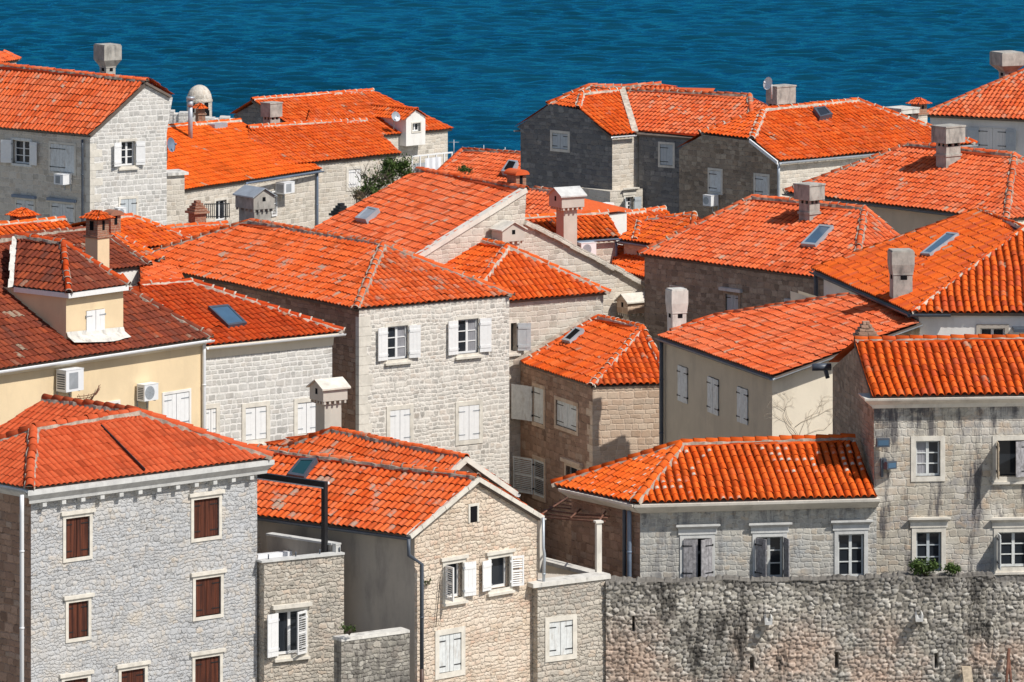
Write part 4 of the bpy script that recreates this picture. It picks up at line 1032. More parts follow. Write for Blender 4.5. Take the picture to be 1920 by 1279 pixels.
mb.build('pole', M['rust'], o, o.location)

def city_wall():
    Yw = 170.35; zt = P(1500, 1088, Yw).z; x0 = P(1136, 0, Yw).x; x1 = P(2100, 0, Yw).x
    root = bpy.data.objects.new('city_wall', None); SC.collection.objects.link(root); root.location = (x0, Yw, 2)
    tag(root, 'long stained rubble town wall with narrow slits along the bottom of the view', 'town wall')
    slits = [(1185, 1155, 1190, 1183), (1407, 1231, 1413, 1257), (1565.5, 1224, 1571, 1252), (1752, 1224, 1759, 1252)]
    nx = int((x1 - x0) / .03); nz = int((zt - 1.5) / .03); rg = np.random.default_rng(3)
    xs = np.linspace(x0, x1, nx); ss = np.linspace(0, 1, nz)
    # ragged top line
    top = zt + .02 * np.sin(xs * 2.3) + .015 * np.sin(xs * 5.9 + 1) + .03 * (np.sin(np.floor(xs * 3.7) * 12.9) % 1.0) + np.interp(xs, [x0, P(1500, 0, Yw).x, P(1700, 0, Yw).x, P(1864, 0, Yw).x, P(1869, 0, Yw).x, x1], [-.04, -.02, .08, .12, -.05, -.06])
    X = np.repeat(xs[None], nz, 0); Zg = 1.5 + (top - 1.5)[None] * ss[:, None]
    # rounded stones: distance to the nearest and second nearest stone centre
    ch, cw = .13, .19; G = {}
    best = np.full(X.shape, 9.0); second = np.full(X.shape, 9.0); idr = np.zeros(X.shape)
    Xo, Zo = X, Zg
    X = X + .012 * np.sin(Zg * 13.1 + X * 3.3) + .010 * np.sin(X * 23.0 + Zg * 31); Zg = Zg + .014 * np.sin(X * 8.3 + 2) + .009 * np.sin(X * 31 + Zg * 17) + .05 * np.sin(X * .9 - Zg * .2)
    row = np.floor(Zg / ch); 
    for dr in (-1, 0, 1):
        r = row + dr; off = (np.sin(r * 12.9898) * 43758.5453) % 1.0
        col = np.floor(X / cw + off)
        for dc in (-1, 0, 1):
            c = col + dc; hx = (np.sin(c * 127.1 + r * 311.7) * 43758.5453) % 1.0; hz = (np.sin(c * 269.5 + r * 183.3) * 43758.5453) % 1.0
            cx = (c - off + .15 + .7 * hx) * cw; cz = (r + .2 + .6 * hz) * ch
            d = np.sqrt(((X - cx) / cw) ** 2 + ((Zg - cz) / ch) ** 2)
            idr = np.where(d < best, hx + hz, idr); nb = np.minimum(best, d); second = np.where(d < best, best, np.minimum(second, d)); best = nb
    X, Zg = Xo, Zo
    e = np.clip((second - best) / .38, 0, 1); hgt = np.minimum(e * 2.2, 1) * .05 + (idr % 1.0) * .05 * np.minimum(e * 2, 1) + rg.normal(0, .003, X.shape)
    hgt += .05 * np.sin(X * .7 + Zg * .5)
    Yg = Yw - hgt
    hole = np.zeros(X.shape, bool)
    for (u0, v0, u1, v1) in slits:
        a, b = P(u0, v0, Yw), P(u1, v1, Yw); hole |= (X > a.x) & (X < b.x) & (Zg < a.z) & (Zg > b.z)
    Yg = np.where(hole, Yw + .5, Yg)
    V = np.stack([X, Yg, Zg], -1).reshape(-1, 3); I, J = np.meshgrid(np.arange(nx - 1), np.arange(nz - 1)); b = (J * nx + I).ravel()
    Q = np.stack([b, b + 1, b + nx + 1, b + nx], -1); UV = np.stack([X, Zg], -1).reshape(-1, 2)
    mb = MB(); mb.array(V, Q, UV)
    tv = []; m = 220
    for i in range(m + 1):
        x = x0 + (x1 - x0) * i / m; z = float(np.interp(x, xs, top)); tv += [(x, Yw - .06, z - .01), (x, Yw + .75, z + rnd.uniform(-.05, .03)), (x, Yw + .78, 1.5)]
    mb.add(tv, [(3 * i + k, 3 * i + 3 + k, 3 * i + 4 + k, 3 * i + 1 + k) for i in range(m) for k in (0, 1)], 0, [(v[0], v[1] + v[2]) for v in tv])
    mb.add([(x0, Yw, 1.5), (x0, Yw + .78, 1.5), (x0, Yw + .78, zt - .05), (x0, Yw, zt - .05)], [(0, 3, 2, 1)], 0, [(0, 1.5), (.8, 1.5), (.8, zt), (0, zt)])
    # stone by stone colour from the same stones as the relief
    k = NT("rampart stone by stone"); uv = k.uv(); at = k.n("Attribute", attribute_name="stone"); f2 = at.outputs["Fac"]; at2 = k.n("Attribute", attribute_name="joint"); j2 = at2.outputs["Fac"]
    c = k.ramp(f2, [(0, (.17, .16, .145)), (.2, (.42, .39, .33)), (.4, (.60, .56, .48)), (.55, (.29, .27, .24)), (.75, (.50, .47, .42)), (1, (.70, .67, .60))])
    fn = k.noise(uv, 12, 5, .7).outputs[0]; c = k.mix(k.math('MULTIPLY', k.smooth(fn, .35, .7), .4), c, (.20, .18, .16))
    sp = k.n("SeparateXYZ"); k.l(uv, sp.inputs[0]); lowm = k.smooth(sp.outputs[1], 9.3, 7.6)
    jc = k.mix(lowm, (.13, .12, .11), (.30, .24, .19))
    c = k.mix(k.smooth(j2, .30, .06), c, jc)
    pn = k.noise(uv, .42, 4, .6).outputs[0]
    c = k.mix(k.math('MULTIPLY', k.math('MULTIPLY', k.smooth(pn, .40, .6), .62), lowm), c, (.64, .45, .34))
    lp = k.noise(k.vmath('ADD', uv, (9.0, 4.0, 0)), .8, 5, .68).outputs[0]; c = k.mix(k.math('MULTIPLY', k.smooth(lp, .5, .68), .5), c, (.60, .57, .50))
    st = k.noise(uv, .55, 6, .68).outputs[0]; c = k.mix(k.math('MULTIPLY', k.smooth(st, .50, .66), .6), c, (.12, .11, .10))
    mp = k.n("Mapping"); k.l(uv, mp.inputs[0]); mp.inputs["Scale"].default_value = (.8, .22, 1)
    s3 = k.noise(mp.outputs[0], 1.3, 6, .72).outputs[0]; c = k.mix(k.math('MULTIPLY', k.smooth(s3, .52, .63), .88), c, (.05, .046, .042))
    tn = k.math('ADD', sp.outputs[1], k.math('MULTIPLY', k.noise(uv, 1.1, 5, .65).outputs[0], 1.6))
    c = k.mix(k.math('MULTIPLY', k.smooth(tn, 10.0, 11.1), .6), c, (.085, .08, .075))
    k.bump(fn, .02, .8); k.done(c, .95, .1)
    o = mb.build('wall', k.m, root, root.location)
    for nm, arr in (("stone", idr % 1.0), ("joint", e)):
        a = o.data.attributes.new(nm, 'FLOAT', 'POINT'); full = np.zeros(len(o.data.vertices), np.float32) + .5; base = len(full) - arr.size
        full[base:] = arr.ravel(); a.data.foreach_set("value", full)
    for (u, v) in ((1440, 1157), (1722, 1151)):
        mb = MB(); c = P(u, v, Yw); mb.prism([c + Vector((-.11, -.02, -.12)), c + Vector((.11, -.02, -.12)), c + Vector((.12, -.02, .06)), c + Vector((.07, -.02, .12)), c + Vector((.05, -.02, -.02)), c + Vector((-.05, -.02, -.02)), c + Vector((-.07, -.02, .12)), c + Vector((-.12, -.02, .06))], Vector((0, -.42, -.04)))
        mb.build('water_spout', M['trim_grey'], root, root.location)
    return zt
wall_z = city_wall()

# timber props leaning on the foot of the wall
for i, (u0, v0, u1, v1, m, r_, lb) in enumerate([(1812, 1250, 1822, 1330, 'tan_wood', .11, 'orange timber prop at the foot of the town wall, left of the leaning dark poles'),
                                                 (1892, 1216, 1884, 1320, 'rust', .045, 'dark pole leaning on the town wall, tilted to the left at its foot'), (1890, 1222, 1900, 1320, 'rust', .045, 'dark pole leaning on the town wall, tilted to the right at its foot')]):
    a, b = P(u0, v0, 170.05), P(u1, v1, 169.45); mb = MB()
    if i == 0:
        d = (b - a).normalized(); mb.box(a, (Vector((1, 0, 0)), Vector((0, 1, 0)), -d if d.z > 0 else d), -.14, .14, -.1, .1, 0, (b - a).length)
    else: mb.tube([a, b], r_, 7)
    solo('timber_prop', mb, M[m], b, lb, 'prop', 'props leaning on the town wall')

# --- tall house on the right edge
C0 = P(1635, 744, 173.0); th = 6.0; C2 = along(C0, th, 2060); z = C0.z
lth = 97.0; C1 = C0 + dirv(lth) * 7.6
h = house('stone_house', 'tall stained stone house on the right edge with barrel tiles above a white cornice', C0, 3.0, 'tile_barrel', 'mortar_grey', w=.248, L=.335, amp=.08, ns=10, step=.022)
R0 = vhit(1602, 639, C0, C1); pl = plane3(C0, C2, R0); R1 = hit(2040, 633, pl)
h.face(C0, C2, R1, R0); h.back(C1, C1 + C2 - C0, R1, R0)
h.cap(R0, R1, collars=False, L=.42, r=.12, mw=.05)
cw = dict(sur=.13, lintel=None)
wins = [W(1717, 827, 1763, 893, sur=.15, frame=(2, 3), fmat='tan_wood' if False else 'old_white', curtain='l', dep=-.14),
        W(1870, 826, 1930, 893, sur=.15, shl=95, shlst='plank', shmat='tan_wood', shr=20, shrmat='grey_wood', sill=True),
        W(1718, 998, 1765, 1071, sur=.14, lintel='cornice', frame=(2, 3), fmat='blue_grey', dep=-.16),
        W(1871.7, 998, 1931, 1063, sur=.14, lintel='cornice', sill=True, frame=(2, 3), fmat='old_white', shl=92, shmat='old_white', dep=-.16)]
f = h.walls([C1, C0, C2, C1 + C2 - C0], z - .14, [.12, .32, .1, .2], 'old_stone', {1: wins}, {0: [Vector((R0.x, R0.y, R0.z - .12))]}, {0: 'shade_stone'})
zt = z - .06
h.cornice(f[1], f[2], [(0, zt - .34), (.06, zt - .34), (.12, zt - .22), (.38, zt - .06), (.40, zt), (0, zt)], 'cornice_white', ea=.9)
h.cornice(f[1] - dirv(lth + 180) * .9, f[1], [(0, zt - .32), (.06, zt - .30), (.3, zt - .06), (.32, zt - .004), (0, zt - .004)], 'cornice_white', eb=1)
mb = MB(); d = (R0 - C0).normalized(); nn = Vector((-math.sin(R_(lth)), math.cos(R_(lth)), 0))
c = R0 + dirv(lth) * .5 + dirv(6) * .25
h.chimney(c, 6, .55, .5, R0.z - 1.0, P(1603, 604, c.y).z, 'stepped', 'brick', 'brown_stone', label='brick chimney under a stack of stone slabs')
h.finish_roof()
q = C1 + ZV * -.15; mb = MB(); mb.tube([q + dirv(lth + 90) * .5, q - dirv(lth + 90) * .1], .12, 8); mb.tube([q + dirv(lth + 90) * .1, q - ZV * .35], .07, 8); h.obj('gutter_end', mb, 'dark_metal')
tall = h; H['tall'] = h; tallf = f
# floodlights on its corner
for i, (u, v, lb) in enumerate([(1652, 826, 'upper floodlight, dark with a bluish lens, on the corner of the tall stained house'), (1657, 862, 'lower twin floodlight bracketed under another on the corner of the tall stained house')]):
    p = vhit(u, v, f[1], f[2]); n = Vector((math.sin(R_(th)), -math.cos(R_(th)), 0)); ax = (dirv(th), n, ZV); mb = MB()
    mb.box(p, ax, -.05, .05, 0, .25, -.06, .06)
    if i == 0: mb.box(p, ax, -.2, .2, .22, .42, -.14, .12); mb.box(p, ax, -.16, .16, .421, .43, -.09, .07, 1)
    else:
        q = ax[1] * .6 + ax[0] * .4; q.normalize(); a2 = (ax[0] * .9 - ax[1] * .42, q, ZV)
        mb.box(p, ax, -.12, -.04, .0, .2, -.5, .05); mb.box(p - ZV * .12, a2, -.16, .2, .18, .34, -.13, .1); mb.box(p - ZV * .12, a2, -.12, .16, .341, .348, -.09, .06, 1)
    solo('floodlight', mb, [M['dark_metal'], M['sky_glass']], p, lb, 'floodlight', 'floodlights on the corner')

# --- lower house in front of it with spotted tiles
C0 = P(1189, 943, 171.6); C2 = PZ(1645, 931.5, C0.z); C1 = PZ(1035, 909, C0.z)
h = house('stone_house', 'low stone house above the town wall, its barrel tile roof speckled with mortar', C0, 3.0, 'tile_spot', 'mortar_grey', w=.24, L=.32, amp=.078, ns=10, step=.022)
pl = h.hip(C1, C0, C2, (1277, 832), (1600, 822), 'R', 25, edges=('00', 'a', 'r'), cap_kw=dict(collars=False, r=.125, mw=.07))
h.C3 = C1 + C2 - C0
cor = dict(sur=.12, smat='trim_grey', lintel='cornice')
wins = [W(1282, 1010, 1333, 1085, shl=12, shr=30, shmat='grey_wood', **cor), W(1418, 1007, 1468, 1084, frame=(2, 3), fmat='old_white', shl=55, shr=100, shmat='grey_wood', **cor), W(1571.7, 1002, 1620, 1082, frame=(2, 3), fmat='old_white', dep=-.15, **cor)]
f = h.walls([C1, C0, C2 + (C2 - C0) * .06, h.C3], C0.z - .1, [.42, .42, .1, .2], 'old_stone2', {1: wins}, {}, {0: 'brown_stone'})
zt = C0.z - .05
e2 = f[1] + (f[2] - f[1]) * 1.0
prof = [(0, zt - .34), (.1, zt - .32), (.50, zt - .08), (.52, zt), (0, zt)]
h.cornice(f[1], e2, prof, 'cornice_white', ea=.55)
h.cornice(f[0], f[1], prof, 'cornice_white', eb=.55)
q = f[1] + dirv(plan_ang(f[1], f[0])) * .35 + Vector((-.12, -.1, 0))
h.pipe([Vector((q.x, q.y, zt - .3)), Vector((q.x, q.y, zt - .6)), Vector((q.x, q.y, 4))], 'blue_metal', .07)
q = q + dirv(plan_ang(f[1], f[0])) * .25; h.pipe([Vector((q.x, q.y, zt - .3)), Vector((q.x, q.y, zt - .6)), Vector((q.x, q.y, 4))], 'dark_metal', .06)
h.finish_roof(); H['low'] = h

# ================================================================= MIDDLE ROWS
def vplane_c(A, B): return A, B
# --- cream rendered house with dormer (left)
C2 = P(397, 633, 188.0); C0 = PZ(-130, 711, C2.z); th = plan_ang(C0, C2)
h = house('rendered_house', 'cream rendered house with sooty dark red roof, dormer and two air conditioners', C2, 4.0, 'tile_dark', 'mortar_grey', w=.23, L=.36, amp=.038, rough=.6)
pl = roofplane(C0, C2, 27); R0 = hit(58, 441, pl); R1 = hit(-160, 474, pl)
h.face(C0, C2, R0, R1)
Cb = C2 + dirv(th + 90) * 11; h.back(C2, Cb, R0); h.back(Cb, C0 + dirv(th + 90) * 11, R1, R0)
h.cap(C2, R0, mw=.05); h.cap(R0, R1, mw=.1, collars=False)
cl = lambda r, **k: W(*r, closed=2, sur=.09, smat='white_render', cdep=-.01, **k)
f = h.walls([C0 + dirv(th + 90) * 11, C0, C2, Cb], C2.z - .1, [.2, .22, .12, .2], 'cream', {1: [cl((307, 741, 354, 800)), cl((178, 762, 221, 820))]})
h.gutter(C0, C2, 'white_metal', .09, .06, -.06)
q = f[2] + dirv(th - 90) * .1 - dirv(th) * .12; h.pipe([Vector((q.x, q.y, C2.z - .1)), Vector((q.x, q.y, C2.z - .5)), Vector((q.x, q.y, 4))], 'white_metal', .06)
zt = C2.z; h.cornice(f[1], f[2], [(0, zt - .26), (.05, zt - .26), (.2, zt - .1), (0, zt - .1)], 'pale_cream')
# dormer
B0 = hit(124, 640, pl); B1 = vhit(231, 630, B0, B0 + dirv(th)); T0 = vhit(124, 548, B0, B1); zd = T0.z
e0 = vhit(120, 541, B0, B1) - dirv(th + 90) * .22; e0.z = zd; e1 = along(e0, th, 241); e1.z = zd; tha = plan_ang(e0, e1)
el = along(e0, th + 90, 26); el.z = zd
pd = roofplane(e0, e1, 30); ap = hit(118, 456, pd); al = hit(33, 442, plane3(el, e0, ap))
h.face(e0, e1, ap); h.face(el, e0, ap, al)
er = e1 + (el - e0); h.back(e1, er, al + (ap - al) * .2, ap)
dcp, dmo = MB(), MB(); caps(dcp, dmo, e0, ap, mw=.03); caps(dcp, dmo, ap, al, mw=.05); caps(dcp, dmo, e1, ap, mw=.05)
mb = MB(); ax = (dirv(th), dirv(th + 90), ZV); o = Vector((B0.x, B0.y, 0)); wd_ = (Vector((B1.x, B1.y, 0)) - o).length
so, sz = h.uvo, 0
h._wall(mb, B0, B1, zd - .06, B0.z - .4, h.uvo, [W(161, 583, 195.5, 641, closed=2, sur=0, cdep=.02)], None, 0)
Lb = B0 + dirv(th + 90) * 4.5; h._wall(mb, Lb, B0, zd - .06, B0.z - .4, h.uvo, [], None, 0); Rb = B1 + dirv(th + 90) * 4.5; h._wall(mb, B1, Rb, zd - .06, B0.z - .4, h.uvo, [], None, 0)
dm = h.obj('dormer', mb, 'cream'); h.obj('ridge_tiles', dcp, 'tile_deep', dm); h.obj('ridge_mortar', dmo, 'mortar_grey', dm)
mb = MB()
for (a, b) in ((e0, e1), (el, e0)): extrude_profile(mb, Vector((a.x, a.y, 0)), Vector((b.x, b.y, 0)), [(-.1, zd - .17), (.01, zd - .17), (.01, zd - .012), (-.1, zd - .012)], 0, 0, -.1 if a is el else 0)
h.obj('fascia', mb, 'white_paint', dm)
mb = MB(); V = []
for i in range(9):
    a = B0.lerp(B1, i / 8) ; bulge = -.05 + .12 * math.sin(i / 8 * math.pi) + rnd.uniform(-.02, .02)
    dn = -dirv(th + 90); V += [a + ZV * .3 + dn * .02, a + dn * (.08) + ZV * .16, a + dn * (bulge + .42) + ZV * (-(bulge + .42) * math.tan(R_(27)) + .19)]
mb.add(V, [(3 * i + k, 3 * i + 3 + k, 3 * i + 4 + k, 3 * i + 1 + k) for i in range(8) for k in (0, 1)]); h.obj('flashing', mb, 'white_concrete', dm)
mb = MB()
for i in range(6):
    a = el + dirv(th) * (-.1) + (al - el) * (i / 6); b = el + dirv(th) * (-.1) + (al - el) * ((i + 1) / 6)
    w_ = .16 + rnd.uniform(-.05, .08); d2 = -dirv(th); mb.add([a + d2 * w_, a - d2 * .3, b - d2 * .3, b + d2 * w_], [(0, 1, 2, 3)])
h.obj('flashing', mb, 'white_concrete', dm)
# chimney
c = P(183, 560, 193.5); wl = (along(c, th + 90, 160) - c).length; wr = (along(c, th, 205) - c).length
h.chimney(c, th, wl, wr, 14.0, P(183, 396, 193.5).z, 'tiled', 'cream', 'brick', ch=P(183, 396, 193.5).z - P(183, 447, 193.5).z, roofmat='tile', label='cream chimney with brick head and tiled hood')
h.finish_roof(); H['cream'] = h; creamf, creamth = f, th

def ac_unit(A, B, r, label, depth=.32, fan=True, mat='white_metal', off=.08, group='air conditioners on the walls'):
    """outdoor unit hung on wall A-B; r: picture box of its front face"""
    d = (B - A); d.z = 0; d.normalize(); n = Vector((d.y, -d.x, 0))
    A2, B2 = A + n * (depth + off), B + n * (depth + off)
    p, q = vhit(r[0], r[1], A2, B2), vhit(r[2], r[3], A2, B2)
    w = (q - p).dot(d); hh = p.z - q.z; o = Vector((p.x, p.y, q.z)) - n * (depth + off); ax = (d, n, ZV)
    e = bpy.data.objects.new('air_conditioner', None); SC.collection.objects.link(e); e.location = o; tag(e, label, 'air conditioner', group)
    mb = MB(); mb.box(o, ax, 0, w, off, off + depth, 0, hh); mb.box(o, ax, -.012, w + .012, off - .01, off + depth + .01, hh + .001, hh + .02)
    mb.build('casing', M[mat], e, o)
    g = MB(); c = o + d * (w * .38) + ZV * (hh * .5) + n * (off + depth)
    if fan:
        R = min(w * .34, hh * .42)
        for j in range(5):
            rr = R * (1 - j * .19); V = []
            for k in range(24):
                a = 2 * math.pi * k / 24
                for r2 in (rr, rr - .018): V.append(c + d * (math.cos(a) * r2) + ZV * (math.sin(a) * r2) + n * .006)
            g.add(V, [(2 * k, (2 * k + 2) % 48, (2 * k + 3) % 48, 2 * k + 1) for k in range(24)])
        for k in range(8):
            a = 2 * math.pi * k / 8; t = d * math.cos(a) + ZV * math.sin(a); s_ = d * -math.sin(a) + ZV * math.cos(a)
            g.add([c + t * .03 + s_ * .012 + n * .007, c + t * R + s_ * .012 + n * .007, c + t * R - s_ * .012 + n * .007, c + t * .03 - s_ * .012 + n * .007], [(3, 2, 1, 0)])
        bk = MB(); bk.add([c + d * (math.cos(2 * math.pi * k / 24) * R) + ZV * (math.sin(2 * math.pi * k / 24) * R) + n * .003 for k in range(24)], [tuple(range(24))]); bk.build('fan', M['grey_plastic'], e, o)
        g.build('grille', M['white_metal'] if mat != 'white_metal' else M['zinc'], e, o)
    else:
        g.box(o, ax, w * .18, w * .68, off + depth + .001, off + depth + .006, hh * .12, hh * .88); g.build('grille', M['grey_plastic'], e, o)
    sd = MB()
    for j in range(7): z = hh * (.12 + .76 * j / 7); sd.box(o, ax, -.004, .0, off + .05, off + depth - .06, z, z + hh * .06)
    sd.build('side_louvre', M['dark_metal'], e, o)
    br = MB()
    for x in (w * .12, w * .82): br.box(o, ax, x, x + .03, .0, off + depth * .9, -.035, -.003); br.box(o, ax, x, x + .03, .0, .03, -.3, -.036)
    br.build('bracket', M['zinc'], e, o)
    return e
ac_unit(creamf[1], creamf[2], (124, 696, 157, 731), 'larger air conditioner with a square grille on the sunlit cream wall', .45, False)
ac_unit(creamf[1], creamf[2], (271, 723, 297, 749), 'smaller air conditioner with a round fan on the cream wall beside a white shutter', .35, True)
# wire bracket with dry twigs
mb = MB(); A_, B_ = creamf[1], creamf[2]; p = vhit(141, 741, A_, B_); n = Vector((math.sin(R_(creamth)), -math.cos(R_(creamth)), 0)); d = dirv(creamth)
for i in range(9):
    a = i / 8; q = p + d * (.1 + .95 * a) + n * (.05 + .35 * math.sin(a * 3)) + ZV * (.02 + .22 * a * a)
    mb.tube([p + d * (.25 + .35 * a) - ZV * .28 + n * .1, q], .009, 5)
for o_ in (0, .07): mb.tube([p + d * (.95 * t / 8) + n * (.08 + .3 * math.sin(t / 8 * 3)) + ZV * (o_ + .25 * (t / 8) ** 2 - .1) for t in range(9)], .012, 5)
mb.box(p - ZV * .34, (d, n, ZV), -.05, .12, .0, .2, -.1, .12, 1)
solo('wire_basket', mb, [M['rust'], M['pink_stone']], p, 'torn rusty wire basket hanging from the cream wall beside the larger air conditioner', 'basket')

# --- white stone house next to it with a roof window
C0 = P(388, 648, 190.5); C2 = PZ(645, 622, C0.z); th = plan_ang(C0, C2)
h = house('stone_house', 'white stone house with a blue roof window in its deep red roof', C2, 4.0, 'tile_deep', 'mortar_white', w=.22, L=.34, amp=.045)
pl = roofplane(C0, C2, 22); R0 = hit(359, 528, pl); R1 = hit(262, 534, pl); Cl = C0 + (C0 - C2) * .45
h.face(Cl, C2, R0, R1); Cb = C2 + dirv(th + 90) * 9; Clb = Cl + dirv(th + 90) * 9; h.back(C2, Cb, R0); h.back(Cb, Clb, R1, R0); h.back(Clb, Cl, R1)
h.cap(C2, R0); h.cap(R0, R1)
wk = dict(closed=2, sur=.15, cdep=-.02, sill=True)
f = h.walls([Clb, Cl, C2, Cb], C0.z - .12, [.2, .22, .34, .2], 'pale_stone', {1: [W(460, 765, 499, 822, **wk), W(557.5, 756, 592, 811, **wk), W(386, 767, 405, 811, **wk)]})
zt = C0.z - .04
h.cornice(f[1], f[2], [(0, zt - .42), (.03, zt - .42), (.05, zt - .14), (.2, zt - .03), (.2, zt), (0, zt)], 'pale_cream', eb=.8)
h.gutter(C0, C2, 'white_metal', .09, .05, -.05)
h.finish_roof(); H['white_low'] = h
h.skylight(pl, [(427, 617), (461.5, 612), (426, 577.5), (389, 581)], 'dark_metal', 'sky_glass', .10, label='blue roof window')

# --- big white stone house in the middle
C0 = P(667, 579.5, 197); C2 = PZ(963, 553.5, C0.z); C1 = PZ(232, 491, C0.z); th = plan_ang(C0, C2)
h = house('stone_house', 'big white coursed stone house in the middle with two open and two closed white windows', C0, 4.0, 'tile', 'mortar_grey', w=.225, L=.35, amp=.05)
h.tmat = 'tile_lichen'
pl = h.hip(C1, C0, C2, (718, 459), (470, 415), 'L', 24, cap_kw=dict(mw=.08))
wo = lambda r, **k: W(*r, sur=.10, proud=.012, smat='trim_stone', sill=True, sillp=.1, frame=(2, 3), dep=-.12, shl=172, shr=172, shw=.53, sho=.03, **k)
wins = [wo((727, 613, 764.5, 672), curtain='r'), wo((859, 600, 897, 661), curtain='r'),
        W(731, 770, 768, 830, closed=2, sur=.15, cdep=0), W(860, 762, 898, 823, closed=2, sur=.15, cdep=0)]
wl_ = [W(590, 596, 612, 650, closed=1, sur=.1, shmat='blue_grey', cdep=-.05)]
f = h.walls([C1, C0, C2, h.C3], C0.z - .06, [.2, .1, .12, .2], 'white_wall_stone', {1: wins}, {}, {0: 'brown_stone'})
h.finish_roof(); H['mid'] = h; midf = f
# quoins of dressed stone at the visible corner
mb = MB(); z = 4.2; i = 0
n1 = Vector((math.sin(R_(th)), -math.cos(R_(th)), 0))
while z < C0.z - .4:
    hh = rnd.uniform(.28, .4); w1 = rnd.uniform(.25, .6)
    mb.box(Vector((f[1].x, f[1].y, 0)), (dirv(plan_ang(f[1], f[2])), -n1, ZV), -.012, w1, -.014, .2, z, z + hh - .012); z += hh
h.obj('quoin', mb, 'trim_stone')
# lean-to tiles left of it
E0 = P(256, 541, 203); E1 = PZ(335, 520, E0.z)

# --- hipped house behind its right shoulder
C0 = P(868, 572.5, 203); C2 = PZ(1144, 549, C0.z); C1 = PZ(690, 541, C0.z); th = plan_ang(C0, C2)
h = house('stone_house', 'stone house with white mortared hips, just behind the big white stone house', C0, 4.0, 'tile', 'mortar_white', w=.225, L=.34, amp=.06)
pl = h.hip(C1, C0, C2, (951, 462), (855, 441), 'L', 24, cap_kw=dict(mw=.07))
f = h.walls([C1, C0, C2, h.C3], C0.z - .06, [.2, .2, .15, .2], 'cream_stone', {1: [W(957, 606, 968, 658, sur=.1, shr=150, shmat='blue_grey', shw=1.9, sill=True)]})
h.finish_roof(); H['shoulder'] = h; shf = f

# --- house with the big tilted roof and the long gable wall
Pw = P(983, 400, 209.3); th = 34.0
fl = lambda u, v: vhit(u, v, Pw, Pw + dirv(th))
h = house('gabled_house', 'wide orange roof with a thick white verge, behind the hipped roofs in the middle', Pw, 4.0, 'tile_pale', 'mortar_grey', w=.22, L=.37, amp=.042)
E1 = fl(768, 491); R0 = fl(987, 355); R1 = PZ(783, 318, R0.z)
pl = plane3(E1, R0, R1); E0 = hit(575, 437, pl)
h.face(E0, E1, R0, R1); h.cap(R0, R1, collars=False, mw=.03)
G = fl(984, 414); Hh = fl(1231, 543)
bk = R1 - R0
h.back(G, Hh, Hh + bk, G + bk); h.back(R0, R0 + dirv(th) * .3, R1 + dirv(th) * .3, R1)
zl = Hh.z - .5
A = Vector((E1.x, E1.y, 0)); B = Vector((Hh.x, Hh.y, 0))
mb = MB(); pts = [A, B, B + bk, A + bk]
f = h.walls([A + bk, A, B, B + bk], zl, [.3, .0, .1, .2], 'cream_stone', {}, {1: [Vector((E1.x, E1.y, E1.z - .05)), Vector((R0.x, R0.y, R0.z - .02)), Vector((G.x, G.y, G.z)), Vector((Hh.x, Hh.y, Hh.z - .05))]})
nrm = Vector((math.sin(R_(th)), -math.cos(R_(th)), 0)); mb = MB()
for (a, b, wdt, m) in ((E1, R0, .34, 0), (G, Hh, .36, 1)):
    d = (b - a).normalized(); n_up = nrm.cross(d); n_up = n_up if n_up.z > 0 else -n_up
    m_ = max(1, int((b - a).length / (.9 if m == 0 else .42)))
    for i in range(m_):
        e = rnd.uniform(-.006, .006) if m == 0 else rnd.uniform(-.03, .03); Ln = (b - a).length
        mb.box(a + nrm * (.05 if m == 0 else .16), (d, -nrm, n_up), Ln * i / m_, Ln * (i + 1) / m_ - .006, 0, wdt, -.12 + e, .06 + e)
    h.obj('verge', mb, ['cornice_white', 'cream_stone'][m]); mb = MB()
c = fl(961, 480) + nrm * .75; zz = lambda v: P(960, v, c.y).z
cc = along(c, th, 944); wl = (along(cc, th + 90, 932) - cc).length; wr = (along(cc, th, 974) - cc).length
h.chimney(cc, th, wl, wr, zz(500), zz(413), 'bird', 'cream_stone', 'chimney_render', ch=zz(413) - zz(450), ov=.14, ridge='L', roofmat='trim_stone', label='little house shaped chimney with a square hole in its gable')
c = fl(1196, 560) + nrm * .7; cc = along(c, th, 1179); cc.z = 0; zz = lambda v: P(1180, v, cc.y).z
wl = (along(cc, th + 90, 1168) - cc).length; wr = (along(cc, th, 1208) - cc).length
h.chimney(cc, th, wl, wr, 9.0, zz(551), 'bird', 'cream_stone', 'pink_stone', ch=zz(551) - zz(588), ov=.16, ridge='R', roofmat='trim_stone', label='small chimney like a gabled house at the low end of the long wall')
c = R0 + dirv(th + 90) * .9 + dirv(th) * .15; zz = lambda v: P(990, v, c.y).z
h.chimney(c, th, .6, .45, R0.z - .8, zz(315), 'barrel', 'brick', 'brick', roofmat='tile_pale', label='brick chimney under one bent tile')
q = Hh + nrm * .1 + dirv(th) * .02; h.pipe([q - ZV * .1, q - ZV * .4, q - ZV * 5], 'blue_metal', .06); h.gutter(Hh, Hh + bk, 'zinc')
h.finish_roof(); H['tilt'] = h
h.skylight(pl, [(668.5, 417), (689, 420.5), (714, 400), (693, 396)], 'zinc', 'zinc', .16, label='closed grey roof hatch')

